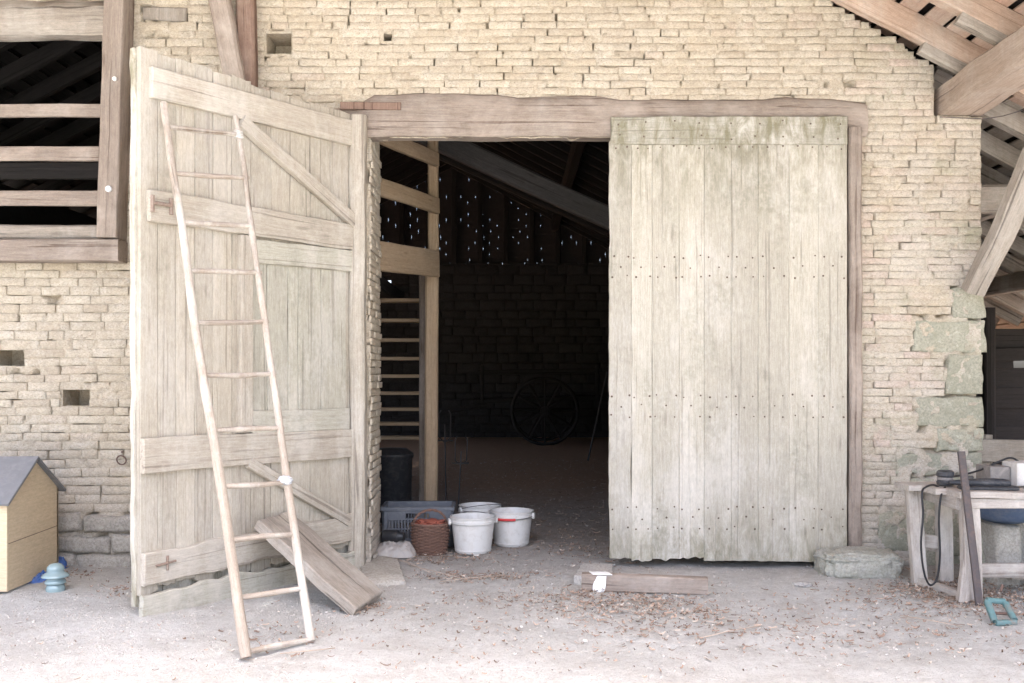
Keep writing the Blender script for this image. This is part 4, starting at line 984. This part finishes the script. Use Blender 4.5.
def cable(lab, pts, r=.007):
    m = MB(); P = [V(p) for p in pts]; out = []
    for i in range(len(P) - 1):
        p0, p1, p2, p3 = P[max(i - 1, 0)], P[i], P[i + 1], P[min(i + 2, len(P) - 1)]
        for t in lin(0, 1, 9)[:-1]:
            out.append(.5 * ((2 * p1) + (p2 - p0) * t + (2 * p0 - 5 * p1 + 4 * p2 - p3) * t * t + (3 * p1 - p0 - 3 * p2 + p3) * t ** 3))
    out.append(P[-1]); tube(m, out, r, 7); o = m.build('black_cable', M['cable'], None, 70); tag(o, lab, 'cable')
cable('black cable hanging in a long loop off the left end of the workbench', [at(943, 490, -.80), at(934, 485, -.86), at(926, 487, -.92), at(922, 493, -.97), at(923, 515, -.98), at(921, 545, -.98), at(924, 572, -.98), at(930, 585, -.98), at(937, 578, -.98), at(940, 555, -.98), at(939, 520, -.98), at(941, 496, -.97), at(945, 487, -.9)])
cable('black cable stretched from the power tool over the metal box', [at(948, 477, -.79), at(962, 475, -.75), at(980, 470, -.72), at(1000, 461, -.72), at(1012, 458, -.72), at(1024, 464, -.70), at(1045, 466, -.70)])
m = MB(); a = at(989, 486, -.80); b = at(1009, 471, -.80); slab(m, (a.x, -.82, BZ), (1, 0, 0), (0, 0, 1), (0, -1, 0), b.x - a.x, .125, .2, 4, 4, .005, .003, tint=.5); o = m.build('metal_box', M['metal_grey'], None, 40); tag(o, 'brown grey metal box on the workbench behind the power tool', 'box')
m = MB(); slab(m, (b.x + .006, -.90, BZ), (1, 0, 0), (0, 0, 1), (0, -1, 0), .40, .155, .2, 8, 5, .008, .006, tint=.5); o = m.build('concrete_block', M['white_block'], None, 40); tag(o, 'white block on the workbench top at the right edge', 'block')
m = MB(); bar(m, V((2.925, -1.33, 0)), V((2.905, -1.125, .955)), .046, .022, (1, 0, 0), 10, .002, .15, .5); o = m.build('iron_bar', M['steel'], None, 40); tag(o, 'flat brown iron bar leaning on the front edge of the workbench', 'bar')
def clamp():
    c = gp(1006, 625); root = thing('screw_clamp', 'small turquoise screw clamp on the ground before the workbench', 'clamp', c)
    T = lambda x, y, z: V((c.x + x * .68 - .01, c.y + y * .75, z - .012 + max(0, y) * .55))
    m = MB()
    for p, q in ((T(-.09, -.03, .03), T(.08, -.03, .035)), (T(-.08, .0, .03), T(-.07, .14, .05)), (T(-.075, .14, .055), T(.075, .13, .055))): bar(m, p, q, .032, .036, UP, 5, .002, .2, .5)
    m.build('frame', M['teal'], root, 50)
    m = MB(); tube(m, [T(.075, -.02, .045), T(.078, .12, .05)], .02, 10); m.build('jaw', M['teal'], root, 50)
    m = MB(); tube(m, [T(-.06, .055, .04), T(.10, .05, .04)], .008, 8); m.build('screw', M['iron'], root, 50); m = MB(); tube(m, [T(.06, .16, .09), T(.09, .19, .11)], .007, 6); m.build('tommy_bar', M['iron'], root, 50)
clamp()
m = MB(); lathe(m, (0, 0, 0), [(.001, 0), (.12, .006), (.2, .04), (.24, .10), (.25, .16), (.262, .165), (.262, .175), (.24, .17), (.19, .055), (.001, .02)], 36)
o = m.build('plastic_basin', M['bluegrey'], None, 60); o.location = (at(1015, 527, -.7).x, -.55, .41); tag(o, 'round faded blue basin tucked under the workbench top', 'basin')
for (px0, py0, px1, py1, Y, nm, lab, mt) in ((996, 527, 1021, 556, -.78, 'rubble_stone', 'square cut pale stone stacked under the workbench beneath the blue basin', 'stone'), (983, 538, 998, 562, -.62, 'rubble_stone', 'rounded mossy stone beneath the workbench at the wall foot', 'stone_moss'), (1014, 524, 1060, 566, -.5, 'rubble_stone', 'big rough stone at the right edge beneath the workbench', 'stone')):
    a = at(px0, py1, Y); b = at(px1, py0, Y); z0 = a.z - .02 if nm != 'rubble_stone' else -.02; m = MB(); slab(m, (a.x, Y, z0), (1, 0, 0), (0, 0, 1), (0, -1, 0), b.x - a.x, b.z - z0, .22, 8, 8, .02, .025, 5, edge=.03, jag=(.01, .03), jf=6); o = m.build(nm, M[mt], None, 50); tag(o, lab, 'stone')
m = MB(); slab(m, (3.30, -1.0, .13), (1, .1, .02), (0, 1, 0), UP, .9, .16, .03, 8, 3); m.g = [(c, b, a) for a, b, c in m.g]; o = m.build('loose_plank', M['bench'], None, 40); tag(o, 'short loose board lying low under the workbench', 'plank')
m = MB(); tube(m, [gp(1000, 588) + V((0, .1, .03)), gp(1018, 580) + V((0, .25, .17))], .007, 6, tint=.9); o = m.build('dry_stalk', M['litter'], None, 60); tag(o, 'single pale dry stalk on the litter under the workbench', 'stalk')

# ------------------------------------------------------------------ litter and grit
def litter():
    m = MB()
    cl = [(640, 600, .35, .10, 230), (700, 618, .45, .1, 120), (600, 612, .3, .10, 110), (480, 577, .32, .05, 190), (540, 598, .4, .07, 170), (450, 560, .25, .08, 110), (655, 625, .35, .12, 120), (900, 600, .5, .12, 170), (965, 598, .35, .14, 520), (940, 590, .25, .15, 170), (365, 607, .12, .06, 70), (590, 560, .3, .3, 130), (760, 640, .8, .12, 90), (500, 650, .9, .2, 70), (520, 620, .9, .2, 110), (850, 630, .6, .15, 120), (270, 640, .2, .12, 50), (990, 640, .5, .2, 90), (120, 590, .15, .1, 30), (70, 575, .15, .08, 50), (420, 553, .12, .05, 60), (1000, 590, .35, .2, 250)]
    def piece(x, y, big=1.0):
        L = R.choice((.012, .018, .026, .05)) * R.uniform(.7, 1.3) * big; w = R.uniform(.0015, .006) * big; a = R.uniform(0, 3.14); dx, dy = math.cos(a), math.sin(a); z = gz(x, y) + R.uniform(.004, .016); cu = R.uniform(0, .012); tw = R.uniform(-.006, .008)
        q = []
        for t in (-.5, -.17, .17, .5):
            zz = z + cu * (t * t * 4); bx = tw * 2 * t * t
            q += [(x + dx * L * t - dy * (w + bx), y + dy * L * t + dx * (w + bx), zz + tw), (x + dx * L * t + dy * (w - bx), y + dy * L * t - dx * (w - bx), zz)]
        tn = min(1, max(0, R.gauss(.45, .25))); m.add(q, [(0, 1, 3, 2), (2, 3, 5, 4), (4, 5, 7, 6)], q, tn)
    for px, py, sx, sy, n in cl:
        c = gp(px, py)
        for _ in range(int(n * 1.8)): piece(c.x + R.gauss(0, sx * .8), c.y + R.gauss(0, sy * 1.8))
    for _ in range(450): piece(R.uniform(-3.8, 4.2), R.uniform(-2.9, .3), .7)
    for _ in range(2200):
        y = .3 + 9 * R.random() ** 1.3; piece(R.uniform(-1.1 - y * .1, .9 + y * .12), y, 1.0)
    # long straws
    for px, py, px2, py2 in ((408, 566, 462, 580), (440, 583, 508, 577), (380, 556, 430, 574), (700, 640, 760, 628), (335, 650, 280, 656), (900, 617, 960, 628)):
        a, b = gp(px, py), gp(px2, py2); mid = (a + b) / 2 + V((R.uniform(-.03, .03), R.uniform(-.05, .05), .01)); tube(m, [a + V((0, 0, .01)), mid + V((0, 0, .01)), b + V((0, 0, .012))], .003, 4, tint=.7)
    o = m.build('straw_litter', M['litter'], None, 180); tag(o, 'dry straw, bark and leaf scraps strewn over the ground', 'litter', kind='stuff')
    m = MB()
    import bmesh
    bm = bmesh.new(); bmesh.ops.create_icosphere(bm, subdivisions=1, radius=1); bv = [v.co.copy() for v in bm.verts]; bf = [tuple(v.index for v in f.verts) for f in bm.faces]; bm.free()
    for _ in range(7000):
        x, y = R.uniform(-4, 4.2), R.uniform(-3.1, .1); 
        if R.random() < .35: x = R.gauss(-2.2, .8)
        s = R.choice((.003, .003, .004, .006)) * R.uniform(.7, 1.5); z = gz(x, y)
        q = [(x + v.x * s * R.uniform(.7, 1.3), y + v.y * s * R.uniform(.7, 1.3), z + (v.z * .6 + .4) * s) for v in bv]; m.add(q, bf, q, min(1, max(0, R.gauss(.72, .14))))
    o = m.build('grit', M['grit'], None, 30); tag(o, 'fine pale grit and crumbs of earth over the yard', 'grit', kind='stuff')
litter()

# ------------------------------------------------------------------ light, sky, camera
EL, AZ = math.radians(75), math.radians(175)     # azimuth from +Y, clockwise: the light comes over the photographer's shoulder
w = bpy.data.worlds.new('World'); sc.world = w; w.use_nodes = True; nt = w.node_tree
sky = nt.nodes.new('ShaderNodeTexSky'); sky.sky_type = 'NISHITA'; sky.sun_disc = False; sky.sun_elevation = EL; sky.sun_rotation = AZ; sky.air_density = .8; sky.dust_density = 6.0; sky.ozone_density = 1.0
nt.links.new(sky.outputs[0], nt.nodes['Background'].inputs[0]); nt.nodes['Background'].inputs[1].default_value = .15
sd = bpy.data.lights.new('Sun', 'SUN'); sd.energy = 2.7; sd.angle = math.radians(.8); sd.color = (1, .985, .965)
so = bpy.data.objects.new('Sun', sd); COL.objects.link(so)
dirv = V((math.sin(AZ) * math.cos(EL), math.cos(AZ) * math.cos(EL), math.sin(EL)))
so.rotation_euler = (-dirv).to_track_quat('-Z', 'Y').to_euler(); so.location = dirv * 30
cd = bpy.data.cameras.new('Camera'); cam = bpy.data.objects.new('Camera', cd); COL.objects.link(cam); sc.camera = cam
cam.location = (0, -D0, CZ); cam.rotation_euler = (math.radians(90), 0, 0); cd.sensor_width = 36; cd.lens = 36 * F / 1024; cd.shift_y = (HY - 341.5) / 1024; cd.clip_end = 3000
vs = sc.view_settings; vs.view_transform = 'Standard'; vs.look = 'None'; vs.gamma = 1; vs.exposure = 2.95; vs.use_curve_mapping = False
sc.render.engine = 'CYCLES'; sc.cycles.use_denoising = True; sc.cycles.max_bounces = 8; sc.cycles.diffuse_bounces = 5
